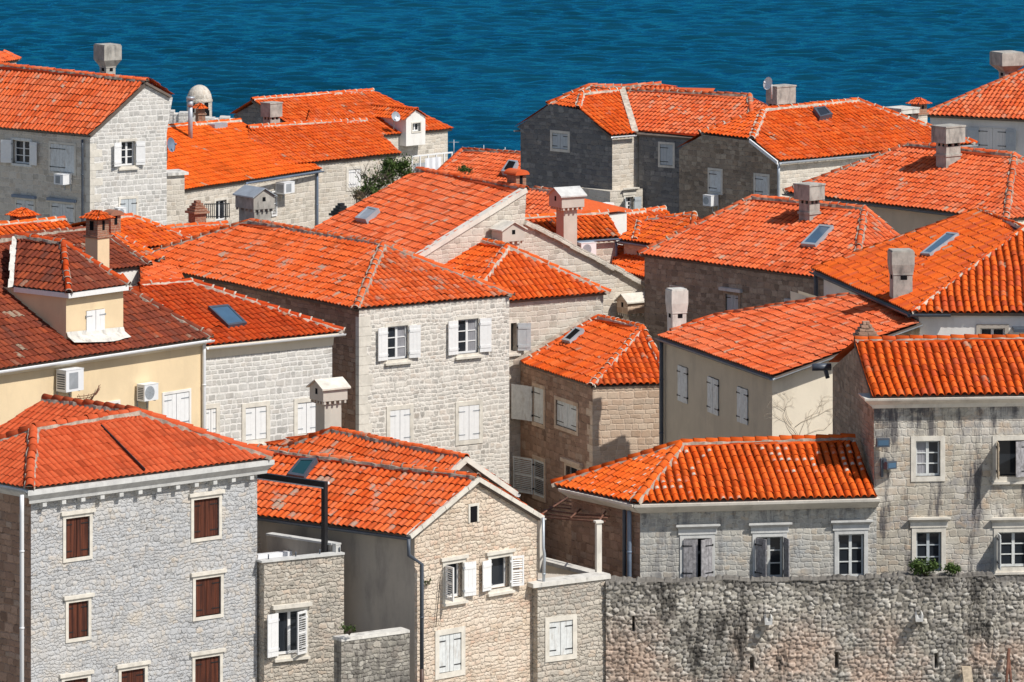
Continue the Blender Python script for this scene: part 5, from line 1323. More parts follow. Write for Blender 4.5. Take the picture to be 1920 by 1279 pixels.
# --- brown stone house with white hips
C0 = P(1107, 724, 198.5); C2 = along(C0, 10, 1262); C1 = PZ(978, 681.5, C0.z)
h = house('stone_house', 'brown stone house in the shady alley between the big white and beige houses', C0, 4.0, 'tile', 'mortar_white', w=.23, L=.36, amp=.062)
pl = h.hip(C1, C0, C2, (1204, 614.5), (1122, 594.5), 'L', 24, cap_kw=dict(mw=.05))
gw = dict(sur=.13, smat='pink_stone')
wl_ = [W(1001, 724, 1020, 797, closed=1, shmat='old_white', shl=None, cdep=-.02, shr=None, **gw), W(1043, 749, 1082, 810, closed=2, shmat='old_white', cdep=-.05, **gw),
       W(1002, 860, 1021, 935, closed=1, shmat='old_white', cdep=0, **gw), W(1062, 872, 1089, 925, frame=(2, 2), fmat='grey_wood', lintel='slab', **gw)]
wl_[0]['shl'] = 150; wl_[0]['shw'] = 1.0; wl_[2]['shl'] = 160; wl_[2]['shst'] = 'louvre'; wl_[2]['shw'] = 1.1
f = h.walls([C1 + (C1 - C0) * .25, C0, C2, h.C3], C0.z - .06, [.12, .1, .1, .2], 'pink_stone', {0: wl_}, {}, {0: 'brown_stone'})
h.finish_roof(); H['brown'] = h; brf = f; h.quoins(1, 'pink_stone', C0.z - .3, 6)
h.skylight(pl, [(1056, 645), (1071, 648), (1098, 625), (1083, 621)], 'zinc', 'dark', .14, label='raised grey roof hatch')
mb = MB(); a = C1 + ZV * .06; b = h.R1 + ZV * .06; mb.box(a, ((b - a).normalized(), dirv(10), ZV), 0, (b - a).length, -.3, .05, -.1, .06); h.obj('flashing', mb, 'mortar_grey', h.roof_o)

# --- beige and cream rendered house
C0 = P(1449, 706, 186); C1 = PZ(1232, 630, C0.z); th = 20.0; Rk = along(C0, th, 1728); Rk = vhit(1728, 604, C0, Rk)
h = house('rendered_house', 'beige and cream rendered house with narrow closed white shutters and a sloping orange roof', C0, 4.0, 'tile_lichen', 'mortar_grey', w=.22, L=.36, amp=.04)
h.tmat = 'tile_pale'
pl = plane3(C1, C0, Rk)
h.face(C1, C0, Rk, hit(1640, 556, pl), hit(1590, 553.5, pl), hit(1340, 592.5, pl))
T1, T0 = hit(1590, 553.5, pl), hit(1340, 592.5, pl)
h.cap(hit(1258, 622, pl), T0, collars=False, r=.09, mw=.03); h.cap(T0, T1, collars=False, r=.09, mw=.03)
bkv = C1 - C0
lw = dict(closed=2, sur=0, shmat='old_white', cdep=.03)
wl_ = [W(1272.5, 684, 1290, 758, **lw), W(1328.5, 705, 1348, 780, **lw), W(1384, 724, 1403, 798, **lw)]
rA = Vector((Rk.x, Rk.y, 0)); zt = C0.z - .1
f = h.walls([C1, C0, rA, rA + bkv], zt, [.15, .42, .05, .2], 'pale_cream', {0: wl_}, {1: [Vector((C0.x, C0.y, zt + .001)), Vector((Rk.x, Rk.y, Rk.z - .2))], 3: None, 2: [Vector((Rk.x, Rk.y, Rk.z - .2)), Vector((Rk.x, Rk.y, Rk.z - .2)) + bkv]}, {0: 'beige'})
h.gutter(C1, C0, 'dark_metal', .085); h.gutter(C0 - ZV * .02, Rk - ZV * .02, 'zinc', .06, .04)
q = f[0] + dirv(-70) * .15 + Vector((-.12, -.05, 0)); h.pipe([Vector((q.x, q.y, C0.z - .15)), Vector((q.x, q.y, C0.z - .5)), Vector((q.x, q.y, 4))], 'dark_metal', .075)
c = hit(1261, 621, pl); wl = (along(c, 110, 1251) - c).length; wr = (along(c, th, 1287) - c).length; zz = lambda v: P(1261, v, c.y).z
h.chimney(c, th, wl, wr, c.z - .4, zz(543), 'flare', 'white_concrete', 'white_concrete', ch=zz(543) - zz(570), ov=.05, label='whitewashed chimney with a flared head', flash=c.z)
h.finish_roof(); H['beige'] = h; bgf = f
mb = MB(); q0 = hit(1308, 604, pl); q1 = hit(1380, 598, pl); mb2 = MB()
# small bare creeper on the cream wall
mb = MB(); A_, B_ = f[1], f[2]; n = Vector((math.sin(R_(th)), -math.cos(R_(th)), 0))
def creep(u, v, ang, ln, r, dep):
    if dep == 0 or ln < 6: return
    pts = []
    for i in range(6):
        pts.append(vhit(u, v, A_, B_) + n * (.02 + r)); ang += rnd.uniform(-.28, .28); u += math.cos(ang) * ln / 5; v -= math.sin(ang) * ln / 5
        if u > 1566 or v < 735: break
        if rnd.random() < .42 and i: creep(u, v, ang + rnd.choice((-1, 1)) * rnd.uniform(.5, 1.0), ln * .55, r * .7, dep - 1)
    if len(pts) > 1: mb.tube(pts, r * .6, 5, 0, r * .35)
for a in (2.4, 1.9, 1.3, .8): creep(1498, 822, a, 52, .014, 4)
creep(1490, 800, .7, 85, .013, 3); creep(1485, 795, 2.2, 50, .013, 4)
solo('bare_creeper', mb, M['pale_twig'], vhit(1498, 822, A_, B_), 'leafless creeper branching over the sunny cream wall', 'creeper')

# --- big roof on the right
C0 = P(1707, 586, 188); C1 = PZ(1522, 504.5, C0.z); C2 = PZ(2150, 588, C0.z)
h = house('rendered_house', 'white rendered house with a large bright orange roof and one thin white hip', C0, 4.0, 'tile_barrel', 'mortar_white', w=.25, L=.36, amp=.075, ns=10, step=.022)
pl = h.hip(C1, C0, C2, (1919, 427), (1836, 393), 'L', 22, edges=('00', 'r', 'b'), cap_kw=dict(mw=.04, r=.07, collars=False))
f = h.walls([C1, C0, C2, h.C3], C0.z - .1, [.35, .25, .1, .2], 'white_render', {1: [W(1838, 615, 1884, 655, frame=(2, 1), fmat='white_paint', sur=.13, smat='grey_render', proud=.04)]})
h.gutter(C1, C0, 'dark_metal', .1, .02, -.06); h.gutter(C0, C0 + (C2 - C0) * .17, 'dark_metal', .09)
c = hit(1675, 566, pl); th = plan_ang(C1, C0) + 90; tt = 8
wl = .62; wr = (along(c, tt, 1711) - c).length; zz = lambda v: P(1675, v, c.y).z
h.chimney(c, tt, wl, wr, c.z - .9, zz(470), 'flare', 'concrete', 'concrete', ch=zz(470) - zz(497), ov=.06, label='stained concrete chimney standing at the eave', flash=None)
q = C1 + Vector((.15, 0, -.1)); h.pipe([q, q - ZV * .4, q - ZV * 3], 'dark_metal', .08)
mb = MB(); p = vhit(1898, 617, f[1], f[2]); mb.box(p, (Vector((1, 0, 0)), Vector((0, -1, 0)), ZV), 0, 1.4, .0, .7, -.02, .09); h.obj('awning', mb, 'dark_metal')
h.finish_roof(); H['bigright'] = h
h.skylight(pl, [(1728, 483), (1746, 484), (1800, 445), (1779, 443)], 'zinc', 'sky_glass', .12)

# --- hipped roof with chimney and roof window (centre right)
C0 = P(1600, 530, 200); C1 = PZ(1197, 477, C0.z); th = plan_ang(C1, C0) + 90; C2 = along(C0, th - 0, 1760); C2.z = C0.z
h = house('stone_house', 'dun stone house with orange roof carrying a square chimney and a black framed roof window', C0, 4.0, 'tile_pale', 'mortar_grey', w=.215, L=.34, amp=.05)
pl = h.hip(C1, C0, C2, (1621, 391), (1411, 370), 'L', 24, cap_kw=dict(mw=.06))
gl = dict(sur=.12, lintel='slab', smat='shade_stone', lmat='trim_grey')
f = h.walls([C1, C0, C2, h.C3], C0.z - .08, [.12, .12, .1, .2], 'shade_stone', {0: [W(1361, 551, 1385, 592, closed=2, shmat='blue_grey', cdep=-.06, **gl), W(1484, 573, 1516, 640, closed=2, shmat='blue_grey', cdep=-.06, **gl), W(1258, 537, 1282, 575, closed=2, shmat='brown_pipe' if False else 'grey_wood', cdep=-.06, sur=.05)]})
c = hit(1518, 417, pl); wl = (along(c, th + 90, 1498) - c).length; wr = (along(c, th, 1537) - c).length; zz = lambda v: P(1518, v, c.y).z
h.chimney(c, th, wl, wr, c.z - .6, zz(346), 'box', 'concrete', 'concrete', ch=zz(346) - zz(376), ov=.13, flash=c.z, label='square headed concrete chimney')
h.finish_roof(); H['cr'] = h
h.skylight(pl, [(1504, 465), (1531, 467.5), (1565, 431), (1539, 429)], 'zinc', 'sky_glass', .14, label='roof window with a pale frame')

# --- hipped roof behind it at the right edge
C0 = P(1886, 412, 213); C1 = PZ(1470, 360.5, C0.z); th = plan_ang(C1, C0) + 90; C2 = along(C0, th, 2060); C2.z = C0.z
h = house('rendered_house', 'house with wide orange hipped roof around a tall square chimney, near the right edge', C0, 4.0, 'tile_pale', 'mortar_grey', w=.22, L=.35, amp=.048)
pl = h.hip(C1, C0, C2, (1902, 291), (1704, 271), 'L', 24, cap_kw=dict(mw=.05))
f = h.walls([C1, C0, C2, h.C3], C0.z - .08, .15, 'pale_cream', {}, {}, {0: 'beige'}); h.gutter(C1, C0, 'dark_metal')
c = hit(1774, 318, pl); wl = (along(c, th + 90, 1755) - c).length; wr = (along(c, th, 1801) - c).length; zz = lambda v: P(1774, v, c.y).z
h.chimney(c, th, wl, wr, c.z - .6, zz(237), 'box', 'concrete', 'concrete', ch=zz(237) - zz(269), ov=.13, flash=c.z, label='tall square headed concrete chimney')
h.finish_roof(); H['redge'] = h

# ================================================================= BACK ROW
# --- house at the upper left with gable
C0 = P(166, 254, 240); th = 33.0; C2 = along(C0, th, 326); C1 = PZ(-150, 226, C0.z)
R0 = vhit(276, 152, C0, C2); z2 = vhit(326, 179, C0, C2); pl = plane3(C1, C0, R0); R1 = hit(-150, 106, pl)
h = house('gabled_house', 'pale stone gabled house at the upper left with open white shutters', C0, 5.0, 'tile_pale', 'mortar_grey', w=.22, L=.38, amp=.045)
h.face(C1, C0, R0, R1); C3 = z2 + (C1 - C0); h.face(z2, C3, R1, R0); h.cap(R0, R1, mw=.04, collars=False)
wg = [W(227, 266, 253, 310, sur=.1, sill=True, frame=(2, 3), shl=165, shr=168, shw=.62), W(226, 374, 255, 425, closed=2, shmat='blue_grey', sur=.1)]
wl_ = [W(24, 262, 57, 309, sur=.1, frame=(2, 3), shl=165, shr=168, shw=.5, smat='old_white'), W(95, 269, 140, 325, closed=1, shmat='old_white', sur=.1, cdep=0),
       W(32, 374, 63, 425, closed=2, shmat='old_white', sur=.1, lintel='slab', lmat='blue_metal'), W(98, 380, 138, 425, closed=2, shmat='old_white', sur=.1, lintel='slab', lmat='blue_metal')]
zt = C0.z - .1
f = h.walls([C1, C0, Vector((z2.x, z2.y, 0)), C3], zt, [.15, .1, .25, .2], 'pale_stone', {1: wg, 0: wl_}, {1: [Vector((R0.x, R0.y, R0.z - .14)), Vector((z2.x, z2.y, z2.z - .1))]}, {0: 'cream_stone'})
c = P(199, 170, 250); wl = (along(c, th + 90, 187) - c).length; wr = (along(c, th, 216.5) - c).length; zz = lambda v: P(199, v, 250).z
h.chimney(c, th, wl, wr, zz(200), zz(84), 'flare', 'concrete', 'concrete', ch=zz(84) - zz(113), ov=.2, label='square headed chimney with a stray tile on top')
q = f[1] - dirv(plan_ang(C0, C1) + 180) * .35; q = f[1] + dirv(plan_ang(C0, C1)) * .35 + dirv(plan_ang(C0, C1) + 90) * .1
h.pipe([Vector((q.x, q.y, C0.z - .2)), Vector((q.x, q.y, C0.z - .6)), Vector((q.x, q.y, 5))], 'dark_metal', .05)
h.finish_roof(); H['ul'] = h; h.quoins(1, 'trim_stone', C0.z - .3, 9)
ac_unit(f[0], f[1], (101, 327, 118, 347), 'air conditioner on the shaded wall of the upper left gabled house, under a closed shutter', .5, False)
ac_unit(f[1], f[2], (222, 391, 237, 404), 'small air conditioner below the bluish shutters on the upper left gable wall', .35, True)
ulf = f
# stone annex on its right
a = P(312, 330, 253); b = along(a, 33, 346)
h = house('stone_annex', 'narrow stone annex with a white coping against the right end of the upper left gable', a, 5.0, cat='annex', group=None)
zt = P(330, 319, 254.5).z; f = h.walls([a + dirv(123) * 4, a, b, b + dirv(123) * 4], zt - .1, 0, 'cream_stone')
mb = MB(); extrude_profile(mb, f[1], f[2] + dirv(33) * .15, [(-.8, zt - .1), (.12, zt - .1), (.1, zt + .02), (-.8, zt + .08)]); h.obj('coping', mb, 'white_concrete')

# --- tiny roof tip beyond it
E0 = P(-60, 128, 292); E1 = PZ(38, 112, E0.z); pl = roofplane(E0, E1, 24)
h = house('stone_house', 'tip of a tiled roof at the upper left corner against the sea', E0, 5.0, 'tile_pale', 'mortar_grey', w=.24, L=.4, amp=.05)
h.face(E0, E1, hit(8, 97, pl), hit(-40, 90, pl)); h.cap(E1, hit(8, 97, pl), collars=False)
Bk = dirv(plan_ang(E0, E1) + 90) * 6; f = h.walls([E0 + Bk, E0, E1, E1 + Bk], E0.z - .1, .15, 'cream_stone'); h.back(E1, E1 + Bk, hit(8, 97, pl)); h.finish_roof()

# --- bright orange roof, left of centre at the back
C0 = P(345, 356, 257); C2 = PZ(604, 317.5, C0.z); th = plan_ang(C0, C2); CL = C0 + (C0 - C2) * .35
h = house('stone_house', 'bright plain orange roof with a metal flue, right of the upper left gabled house', C2, 5.0, 'tile_new', 'mortar_white', w=.22, L=.36, amp=.034, rough=.6)
pl = roofplane(C0, C2, 22); R0 = hit(450, 226.5, pl); R1 = hit(300, 238.5, pl)
h.face(CL, C2, R0, R1); h.cap(R0, R1); Cb = C2 + dirv(th + 90) * 9; h.back(C2, Cb, R0); h.back(Cb, CL + dirv(th + 90) * 9, R1, R0)
f = h.walls([CL + dirv(th + 90) * 9, CL, C2, Cb], C0.z - .1, [.2, .2, .15, .2], 'cream_stone', {1: [W(404, 377, 424, 412, sur=.12, frame=(2, 1), dep=-.12), W(508, 358, 518, 405, closed=1, shst='louvre', sur=0, cdep=.04)]})
h.gutter(PZ(462, 340, C0.z), C2, 'blue_metal', .09); q = f[2] + dirv(th - 90) * .1 - dirv(th) * .1; h.pipe([Vector((q.x, q.y, C0.z - .15)), Vector((q.x, q.y, C0.z - .5)), Vector((q.x, q.y, 5))], 'blue_metal', .06)
c = hit(357, 259, pl); mb = MB(); zt = P(357, 188, c.y).z; mb.tube([c - ZV * .3, Vector((c.x, c.y, zt))], .11, 10); mb.tube([Vector((c.x, c.y, zt + .05)), Vector((c.x, c.y, zt + .16))], .2, 10); mb.tube([Vector((c.x, c.y, zt - .3)), Vector((c.x, c.y, zt - .05))], .14, 10); h.obj('flue', mb, 'zinc')
c = hit(405, 236, pl); mb = MB(); mb.box(c, (dirv(th), dirv(th + 90), ZV), -.5, .5, -.3, .3, -.2, .12); h.obj('flashing', mb, 'zinc')
h.finish_roof(); H['bo'] = h; bof = f
ac_unit(f[1], f[2], (533, 343.5, 552.5, 361), 'air conditioner under the gutter of the bright orange roof, left of the downpipe', .5, False)

# --- roof stepping right of it
C0 = P(585, 304.5, 266); C2 = PZ(753, 288, C0.z); th = plan_ang(C0, C2); CL = C0 + (C0 - C2) * .7
h = house('stone_house', 'orange roofed stone house with one closed white shutter, joining the bright roof on its right', C2, 5.0, 'tile', 'mortar_white', w=.22, L=.34, amp=.045)
pl = roofplane(C0, C2, 22); R0 = hit(686, 226, pl); R1 = hit(465, 238.5, pl)
h.face(CL, C2, R0, R1); h.cap(R0, R1); Cb = C2 + dirv(th + 90) * 9; h.back(C2, Cb, R0); h.back(Cb, CL + dirv(th + 90) * 9, R1, R0)
f = h.walls([CL + dirv(th + 90) * 9, CL, C2, Cb], C0.z - .1, [.2, .2, .15, .2], 'cream_stone', {1: [W(653, 318.5, 676.5, 350, closed=1, sur=.15, cdep=-.02)]})
c = P(507, 250, 271); wl = (along(c, th + 90, 493) - c).length; wr = (along(c, th, 525) - c).length; zz = lambda v: P(507, v, 271).z
h.chimney(c, th, wl, wr, zz(280), zz(193), 'box', 'concrete', 'concrete', ch=zz(193) - zz(220), ov=.08)
h.finish_roof(); H['st'] = h

# --- farthest roof with white dormer
C0 = P(440, 281, 284); C2 = PZ(851, 241.5, C0.z); th = plan_ang(C0, C2)
h = house('stone_house', 'farthest orange roof before the sea, with a white gabled dormer and a pale ridge', C2, 5.0, 'tile', 'mortar_white', w=.23, L=.36, amp=.045)
pl = roofplane(C0, C2, 22); R0 = hit(699, 170, pl); R1 = hit(473, 186.5, pl)
dd = (R1.z - C0.z) / math.tan(R_(22)); C0 = R1 - dirv(th + 90) * dd; C0.z = C2.z; C3 = along(C0, th + 90, 430); C3.z = vhit(430, 213, C0, C0 + dirv(th + 90)).z
h.face(C0, C2, R0, R1); h.cap(R0, R1); Cb = C2 + dirv(th + 90) * 10; h.back(C2, Cb, R0); h.back(Cb, C3, R1, R0)
zt = C0.z - .1
f = h.walls([C3, C0, C2, Cb], zt, [.3, .2, .25, .2], 'cream_stone', {}, {0: [C3 - ZV * .1, R1 - ZV * .15]}, {0: 'slate_stone'})
# dormer
A0 = hit(761.5, 256, pl); B0 = vhit(797.5, 253, A0, A0 + dirv(th)); za = vhit(762, 222, A0, B0).z; zp = vhit(779, 207, A0, B0).z
mb = MB(); mid = (A0 + B0) / 2; h._wall(mb, A0, B0, za, A0.z - .5, 3.3, [W(773, 231.5, 788, 246, sur=.06, frame=(2, 1))], [Vector((mid.x, mid.y, zp))], 0)
bk = dirv(th + 90) * 5.2
for (a, b) in ((A0 + bk, A0), (B0, B0 + bk)): h._wall(mb, a, b, za, A0.z - .5, 0, [], None, 0)
dm = h.obj('dormer', mb, 'white_render')
d = dirv(th); fr = -dirv(th + 90) * .12; rz = zp + .06; dr = MB()
la, lb = A0 - d * .2 + fr, A0 - d * .2 + bk; la.z = lb.z = za - .08; ra, rb = B0 + d * .2 + fr, B0 + d * .2 + bk; ra.z = rb.z = za - .08
ta, tb_ = mid + fr, mid + bk; ta.z = tb_.z = rz
tile_face(dr, lb, la, [ta, tb_], .2, .3, .04); tile_face(dr, ra, rb, [tb_, ta], .2, .3, .04); caps(dr, None, ta, tb_, .09, .4); h.obj('dormer_roof', dr, 'tile', dm)
# low eyebrow over the left part
q0, q1, q2_ = hit(573, 226, pl), hit(660, 226, pl), hit(600, 211, pl)
up = ZV * .16; tile_face(h.tb, hit(573, 234, pl) + up * .6, hit(662, 226, pl) + up * .6, [hit(648, 215, pl) + up * 1.6, hit(582, 211, pl) + up * 1.6], .2, .3, .05)
h.finish_roof(); H['far'] = h; farf = f
# dish by the dormer
def dish(c, aim, R, label, mat='white_metal'):
    ax = aim.normalized(); s_ = ax.cross(ZV).normalized(); t_ = s_.cross(ax); mb = MB(); V = []; n = 20
    for r in (0, .35, .7, 1.0):
        for k in range(n): a = 2 * math.pi * k / n; V.append(c + (s_ * math.cos(a) + t_ * math.sin(a)) * R * r + ax * (R * .28 * r * r))
    mb.add(V, [(j * n + k, j * n + (k + 1) % n, (j + 1) * n + (k + 1) % n, (j + 1) * n + k) for j in range(3) for k in range(n)], 0, None, True)
    mb.tube([c - ax * .02, c - ax * .15, c - ax * .15 - ZV * (R + .35)], .03, 7); mb.tube([c - t_ * R * .9 + ax * .2, c + ax * R * .95], .015, 5); mb.tube([c + ax * R * .9, c + ax * R * 1.1], .05, 7)
    solo('satellite_dish', mb, M[mat], c - ZV * (R + .4), label, 'satellite dish', 'satellite dishes')
dish(P(741, 219, A0.y - .3), Vector((.6, -.9, .35)), .26, 'grey satellite dish beside the white dormer on the farthest roof', 'zinc')
# awning frame with washing below
p = vhit(754, 312, f[1], f[2]); n = Vector((math.sin(R_(th)), -math.cos(R_(th)), 0)); ax = (dirv(th), n, ZV); mb = MB()
wdt = (vhit(829, 300, f[1], f[2]) - p).dot(dirv(th)); zt2 = vhit(829, 285, f[1], f[2]).z; zb2 = p.z - .5
for t in (0, .2, .4, .6, .8, 1): mb.box(p, ax, wdt * t - .03, wdt * t + .03, .7, .76, zb2 - p.z - 1.2, zt2 - p.z)
mb.box(p, ax, -.03, wdt + .03, .69, .77, zt2 - p.z, zt2 - p.z + .06)
mb.box(p, ax, .1, wdt * .55, .72, .74, -.9, zt2 - p.z - .35, 1)
solo('awning_frame', mb, [M['white_metal'], M['grey_plastic']], p, 'pale metal awning frame with a grey screen under the farthest house wall', 'awning')
mb = MB(); a = P(797, 297, p.y - 1.3); b = P(828, 293.5, p.y - 1.0); V = []; nn = 16
for i in range(nn + 1):
    q = a.lerp(b, i / nn); 
    for j in range(5): V.append(q - ZV * (.27 * j * (1 + .07 * math.sin(i * .9))) + n * (.05 * math.sin(i * 1.1) * (.3 + j * .3)))
mb.add(V, [(5 * i + j, 5 * i + 5 + j, 5 * i + 6 + j, 5 * i + 1 + j) for i in range(nn) for j in range(4)], 0, None, True)
solo('washing', mb, M['cloth'], a, 'white washing hung out below the wall of the farthest house', 'laundry')

# --- small orange roof between the two groups
E0 = P(800, 343, 264); E1 = PZ(1000, 368, E0.z); pl = roofplane(E0, E1, 22)
h = house('stone_house', 'small orange roof with an open skylight, left of the dark grey stone house', E1, 5.0, 'tile_pale', 'mortar_grey', w=.225, L=.34, amp=.05)
R1, R0 = hit(867, 281, pl), hit(990, 289, pl); h.face(E0, E1, R0, R1); h.cap(R1, R0); h.cap(E0, R1, collars=False)
Bk = dirv(plan_ang(E0, E1) + 90) * 8; f = h.walls([E0 + Bk, E0, E1, E1 + Bk], E0.z - .1, .15, 'cream_stone'); h.back(E0 + Bk, E0, R1)
h.finish_roof()
h.skylight(pl, [(943, 331), (962, 334), (974, 312), (957, 310)], 'zinc', 'dark', .25, label='open skylight')

# --- dark grey stone house with clipped gable
Q = P(1146, 254.5, 248); thr = 38.0; ld = 137.0
h = house('stone_house', 'dark grey stone house with clipped gable and one grey shutter, against the sea', Q, 5.0, 'tile', 'mortar_white', w=.225, L=.34, amp=.05)
E1 = along(Q, thr, 1191); pl = roofplane(Q, E1, 24)
Lf = along(Q, ld, 963); gv = lambda u, v: vhit(u, v, Q, Lf)
J1 = hit(1083.5, 203.5, pl); J0 = gv(1026, 195); a1 = hit(1091, 175.5, pl); tR = hit(1166, 169, pl)
Ja = vhit(1083.5, 203.5, Q, Lf); 
h.face(Q, E1, tR, a1, J1)
apx = P(1105, 161.5, a1.y + 2.2)
J0 = P(1026, 196, J1.y + (J1.y - Q.y) * .9); 
apx = hit(1105, 161.5, plane3(J0, J1, a1)); h.face(J0, J1, a1, apx)
h.cap(J1, a1); h.cap(a1, tR); h.cap(J0, apx, mw=.03)
Lz = gv(963, 238)
h.back(Lz, J0, apx)
# wing to the right
E2 = P(1189, 250, E1.y); E2 = E1.copy(); E3 = PZ(1345, 262, E2.z); plw = roofplane(E2, E3, 22)
wt0, wt1, wt2 = hit(1169, 170, plw), hit(1405, 179.5, plw), hit(1443, 199, plw)
h2 = house('stone_house', 'weathered pinkish roof of the shaded wing beside the dark clipped gable house', E3, 5.0, 'tile_lichen', 'mortar_grey', w=.22, L=.35, amp=.045)
h2.tmat = 'tile_pale'
h2.face(E2, E3, hit(1460, 272, plw), wt2, wt1, wt0); h2.cap(wt0, wt1, mw=.05); h2.cap(wt1, hit(1409, 215, plw), mw=.05)
wd2 = dirv(plan_ang(E2, E3) + 90)
Bk = wd2 * 8
f2 = h2.walls([E2 + Bk * .2, E2, E3 + (E3 - E2) * .6, E3 + (E3 - E2) * .6 + Bk], E2.z - .1, [.1, .15, .1, .2], 'slate_stone', {1: [W(1238, 270, 1262, 311, closed=1, shmat='blue_grey', sur=.1, cdep=-.02)]})
h2.back(E3 + (E3 - E2) * .6, E3 + (E3 - E2) * .6 + Bk, wt2); h2.finish_roof()
zt = Q.z - .1
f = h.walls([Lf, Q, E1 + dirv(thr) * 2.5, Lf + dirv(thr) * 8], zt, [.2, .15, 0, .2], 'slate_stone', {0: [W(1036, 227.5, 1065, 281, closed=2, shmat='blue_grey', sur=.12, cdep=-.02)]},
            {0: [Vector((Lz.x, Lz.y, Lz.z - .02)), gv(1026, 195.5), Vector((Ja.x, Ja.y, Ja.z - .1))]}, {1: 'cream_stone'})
# valley gutter and a short white gutter
mb = MB(); a, b = tR + ZV * .1, E1 + ZV * .1; d = (b - a).normalized(); s_ = d.cross(ZV).normalized(); mb.box(a, (d, s_, s_.cross(d)), 0, (b - a).length, -.14, .14, -.03, .03); h.obj('valley', mb, 'mortar_white')
h.gutter(Q, E1, 'white_metal', .07); h.gutter(Lz - ZV * .1, Lz + dirv(thr) * .6 - ZV * .1, 'dark_metal')
h.back(apx, tR, tR + dirv(ld) * 2, apx + dirv(ld) * 1.0 - ZV * .3)
h.finish_roof(); H['dark'] = h; dkf = f
# window with open shutters low on its sunny strip
wq = f[1].lerp(f[2], .0)

# --- brown stone house with clipped gable, right of it
Q = P(1462, 302.5, 234); E1 = PZ(1830, 269, Q.z); thr = plan_ang(Q, E1); ld = thr + 94
h = house('stone_house', 'dun stone house with clipped gable and a small dark roof window, against the sea', Q, 5.0, 'tile', 'mortar_white', w=.225, L=.34, amp=.05)
pl = roofplane(Q, E1, 22); J1 = hit(1409.5, 261, pl); a1 = hit(1432, 205.5, pl); r1 = hit(1607, 188.5, pl)
Lf = along(Q, ld, 1262); gv = lambda u, v: vhit(u, v, Q, Lf)
h.face(Q, E1, r1, a1, J1)
J0 = P(1312, 250, J1.y + (along(Q, ld, 1312).y - along(Q, ld, 1409).y)); h.face(J0, J1, a1)
h.cap(J1, a1, mw=.08); h.cap(a1, r1, mw=.08); h.cap(r1, E1, mw=.05); h.cap(J0, a1, mw=.03)
E1b = E1 + dirv(ld) * 10; h.back(E1, E1b, r1); h.back(E1b, Lf + dirv(thr) * 1, a1, r1)
Lz = gv(1268, 277); Ja = gv(1409.5, 261); h.back(Lz, J0, a1)
zt = Q.z - .1
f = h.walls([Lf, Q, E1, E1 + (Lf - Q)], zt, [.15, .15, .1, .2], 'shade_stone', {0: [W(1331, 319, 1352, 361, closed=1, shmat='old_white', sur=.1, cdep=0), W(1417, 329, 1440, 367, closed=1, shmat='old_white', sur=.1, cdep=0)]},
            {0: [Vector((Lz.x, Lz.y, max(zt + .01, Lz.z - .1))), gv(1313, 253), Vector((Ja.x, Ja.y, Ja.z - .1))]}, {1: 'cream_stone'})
h.gutter(Q, E1, 'zinc', .09); a = Vector((Q.x, Q.y, Q.z)); 
mb = MB(); b = Ja; d = (b - a).normalized(); mb.box(a + dirv(ld + 90) * .12, (d, dirv(ld + 90), ZV), 0, (b - a).length, -.02, .05, -.12, .02); h.obj('verge', mb, 'white_metal')
q = f[1] + Vector((-.05, -.12, 0)); h.pipe([Vector((q.x, q.y, Q.z - .1)), Vector((q.x, q.y, Q.z - .6)), Vector((q.x, q.y, 5))], 'zinc', .06)
c = P(1457, 215, 246); wl = (along(c, ld, 1438) - c).length; wr = (along(c, thr, 1489) - c).length; zz = lambda v: P(1457, v, 246).z
h.chimney(c, thr, wl, wr, zz(260), zz(162), 'box', 'concrete', 'concrete', ch=zz(162) - zz(196), ov=.05, label='square concrete chimney beside a dish')
c = P(1690, 230, 248); zz = lambda v: P(1690, v, 248).z; h.chimney(c, thr, .7, .7, zz(250), zz(203), 'box', 'concrete', 'white_concrete', ch=.25, ov=.2)
c = P(1722, 235, 250); zz = lambda v: P(1722, v, 250).z; h.chimney(c, thr, .5, .55, zz(260), zz(184), 'tiled', 'cream_stone', 'brick', ch=zz(184) - zz(216), roofmat='tile_pale', label='small brick chimney with tiled hood')
h.finish_roof(); H['clip2'] = h
h.skylight(pl, [(1535, 228.5), (1559, 223), (1544, 208.5), (1523, 211)], 'dark_metal', 'glass', .2, label='dark roof window')
ac_unit(f[0], f[1], (1318, 366, 1333, 387), 'air conditioner on the shaded brown wall below a closed white shutter', .45, True)
dish(P(1442, 157, 245), Vector((-.75, -.6, .25)), .28, 'white satellite dish on top of a square chimney against the sea')

# --- upper right house
C0 = P(1728, 215.5, 262); th = -28.0; C2 = along(C0, th, 2010); C2.z = C0.z
h = house('rendered_house', 'grey white house with blue grey shutters at the upper right, topped by a flared chimney', C0, 5.0, 'tile_pale', 'mortar_grey', w=.24, L=.36, amp=.06)
h.kw['w'] = .24
pl = roofplane(C0, C2, 24); pl = roofplane(C0, C2, 24); R = hit(1990, 103, pl); h.face(C0, C2, R); h.cap(C0, R, collars=False, mw=.05)
C1 = C0 + dirv(th + 90) * 10; C3 = C2 + dirv(th + 90) * 10; h.back(C1, C0, R); h.back(C2, C3, R); h.back(C3, C1, R)
bs = dict(sur=.0, shmat='blue_grey', frame=(2, 2))
f = h.walls([C1, C0, C2, C3], C0.z - .1, .3, 'white_render', {1: [W(1837, 239, 1886, 281, shl=172, shr=172, shw=.42, closed=2, sur=.04, smat='white_render', clmat='white_render', shmat='blue_grey'), ]})
c = P(1891, 165, 267); wl = (along(c, th + 90, 1871) - c).length if False else .75; wr = .45; zz = lambda v: P(1891, v, 267).z
c = P(1884, 165, 267)
h.chimney(c, 25, .55, .55, zz(190), zz(98), 'flare', 'concrete', 'concrete', ch=zz(98) - zz(123), ov=.32, label='white chimney with a wide flared head')
